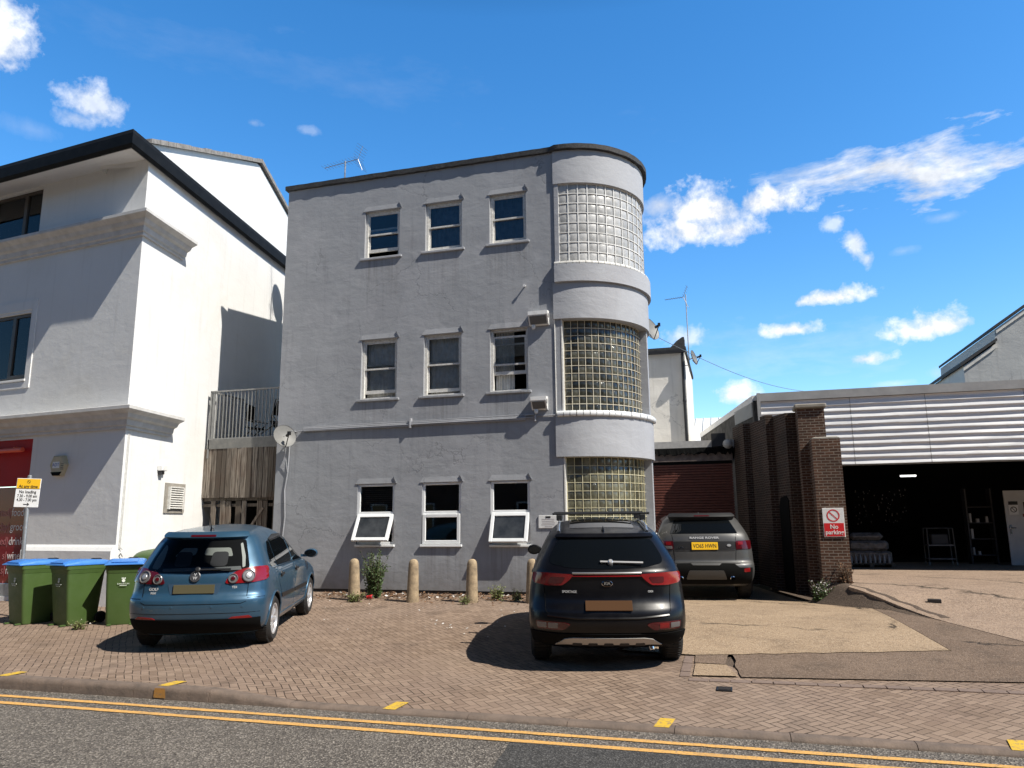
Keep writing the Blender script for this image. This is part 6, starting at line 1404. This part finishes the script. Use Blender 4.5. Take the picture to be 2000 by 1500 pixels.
# leaf litter and rubbish along the foot of the wall
rg = random.Random(21); m = MB(); m2 = MB()
def flake(mb_, x, y, s_, zz):
    a = rg.uniform(0, 6.28); u = Vector((math.cos(a), math.sin(a), rg.uniform(-.5, .5))) * s_; v = Vector((-math.sin(a), math.cos(a), rg.uniform(-.5, .5))) * s_ * rg.uniform(.4, .9); p = Vector((x, y, zz + s_ * .35)); mb_.add([p - u, p + v, p + u, p - v], [(0, 1, 2, 3)])
for k in range(1500):
    x = rg.uniform(-4.4, .6); y = -.12 - abs(rg.gauss(0, .48)); y = max(y, -1.7); flake(m, x, y, rg.uniform(.012, .035), gz(x, y) + .004 + max(0, .05 * (1 + y)) * rg.random())
for k in range(40): x, y = rg.uniform(-4.2, .4), rg.uniform(-1.1, -.2); a = rg.uniform(-.6, .6); l = rg.uniform(.08, .3); m.tube([(x, y, gz(x, y) + .03), (x + l * math.cos(a), y + l * math.sin(a), gz(x, y) + .04 + rg.uniform(0, .06))], .005, 4)
tag(m.build('leaf_litter', MT['dead'], uv=False, recalc=False), 'brown dead leaves and twigs heaped along the foot of the wall', 'litter', None, 'stuff')
for k in range(150): x = rg.uniform(-4.4, .6); y = max(-1.6, -.25 - abs(rg.gauss(0, .42))); flake(m2, x, y, rg.uniform(.012, .045), gz(x, y) + .03)
for k in range(60): x, y = rg.uniform(-3.4, .6), rg.uniform(-4.6, -1.6); flake(m2, x, y, rg.uniform(.006, .02), gz(x, y) + .004)
for k in range(24): x, y = rg.gauss(-.15, .35), rg.gauss(-3.75, .18); flake(m2, x, y, rg.uniform(.012, .03), gz(x, y) + .004)
tag(m2.build('paper_litter', MT['litter'], uv=False, recalc=False), 'pale scraps of paper and stones scattered over paving and litter', 'litter', None, 'stuff')
r = empty('red_can', (-2.98, -1.02, gz(-3, -1) + .05)); tag(r, 'crushed red drink can lying beside the weed covered bollard', 'can')
m = MB(); X = Matrix.Rotation(R(80), 4, 'Y') @ Matrix.Rotation(R(20), 4, 'X'); m.lathe([(.025, -.075), (.034, -.066), (.030, -.02), (.036, .02), (.034, .066), (.025, .075)], 14, X); m.build('body', MT['sred'], r, smooth=40); m = MB(); m.lathe([(.024, .0755), (.020, .074), (.004, .074)], 14, X); m.build('lid', MT['chrome'], r)
r = empty('loose_brick', (7.07, -.75, fz(7.07, -.75) + .012), R(-12)); tag(r, 'single dark loose brick lying on the forecourt', 'brick'); m = MB(); m.bbox(-.10, .10, -.05, .05, 0, .06, .008); m.build('brick', P('black_brick', (.035, .03, .028), .8), r); m = MB(); m.box(-.06, .06, -.025, .025, .0601, .062); m.build('frog', MT['mblack'], r)

# ------------------------------------------------------------------ the terrace across the road (seen only in reflections)
tb = empty('brick_terrace', (0, -27, ROADZ)); tag(tb, 'long brick terrace standing across the road behind the viewer', 'building')
m = MB(); m.box(-45, 45, -8, 0, 0, 11.5); m.build('wall', MT['brick'], tb)
m = MB(); m.prism([(0.3, 11.5), (-4, 14.5), (-8.3, 11.5)], 'x', -45, 45); m.build('roof', MT['felt'], tb)
m = MB()
for k in range(28):
    for z in (1.2, 4.6, 8.2): x = -42 + k * 3.1; m.box(x, x + 1.1, .0, .03, z, z + 1.7)
m.build('window_row', MT['frame'], tb)
m = MB()
for k in range(28):
    for z in (1.2, 4.6, 8.2): x = -42 + k * 3.1; m.box(x + .1, x + 1.0, .03, .035, z + .1, z + 1.6)
m.build('pane_row', MT['cardglass'], tb)
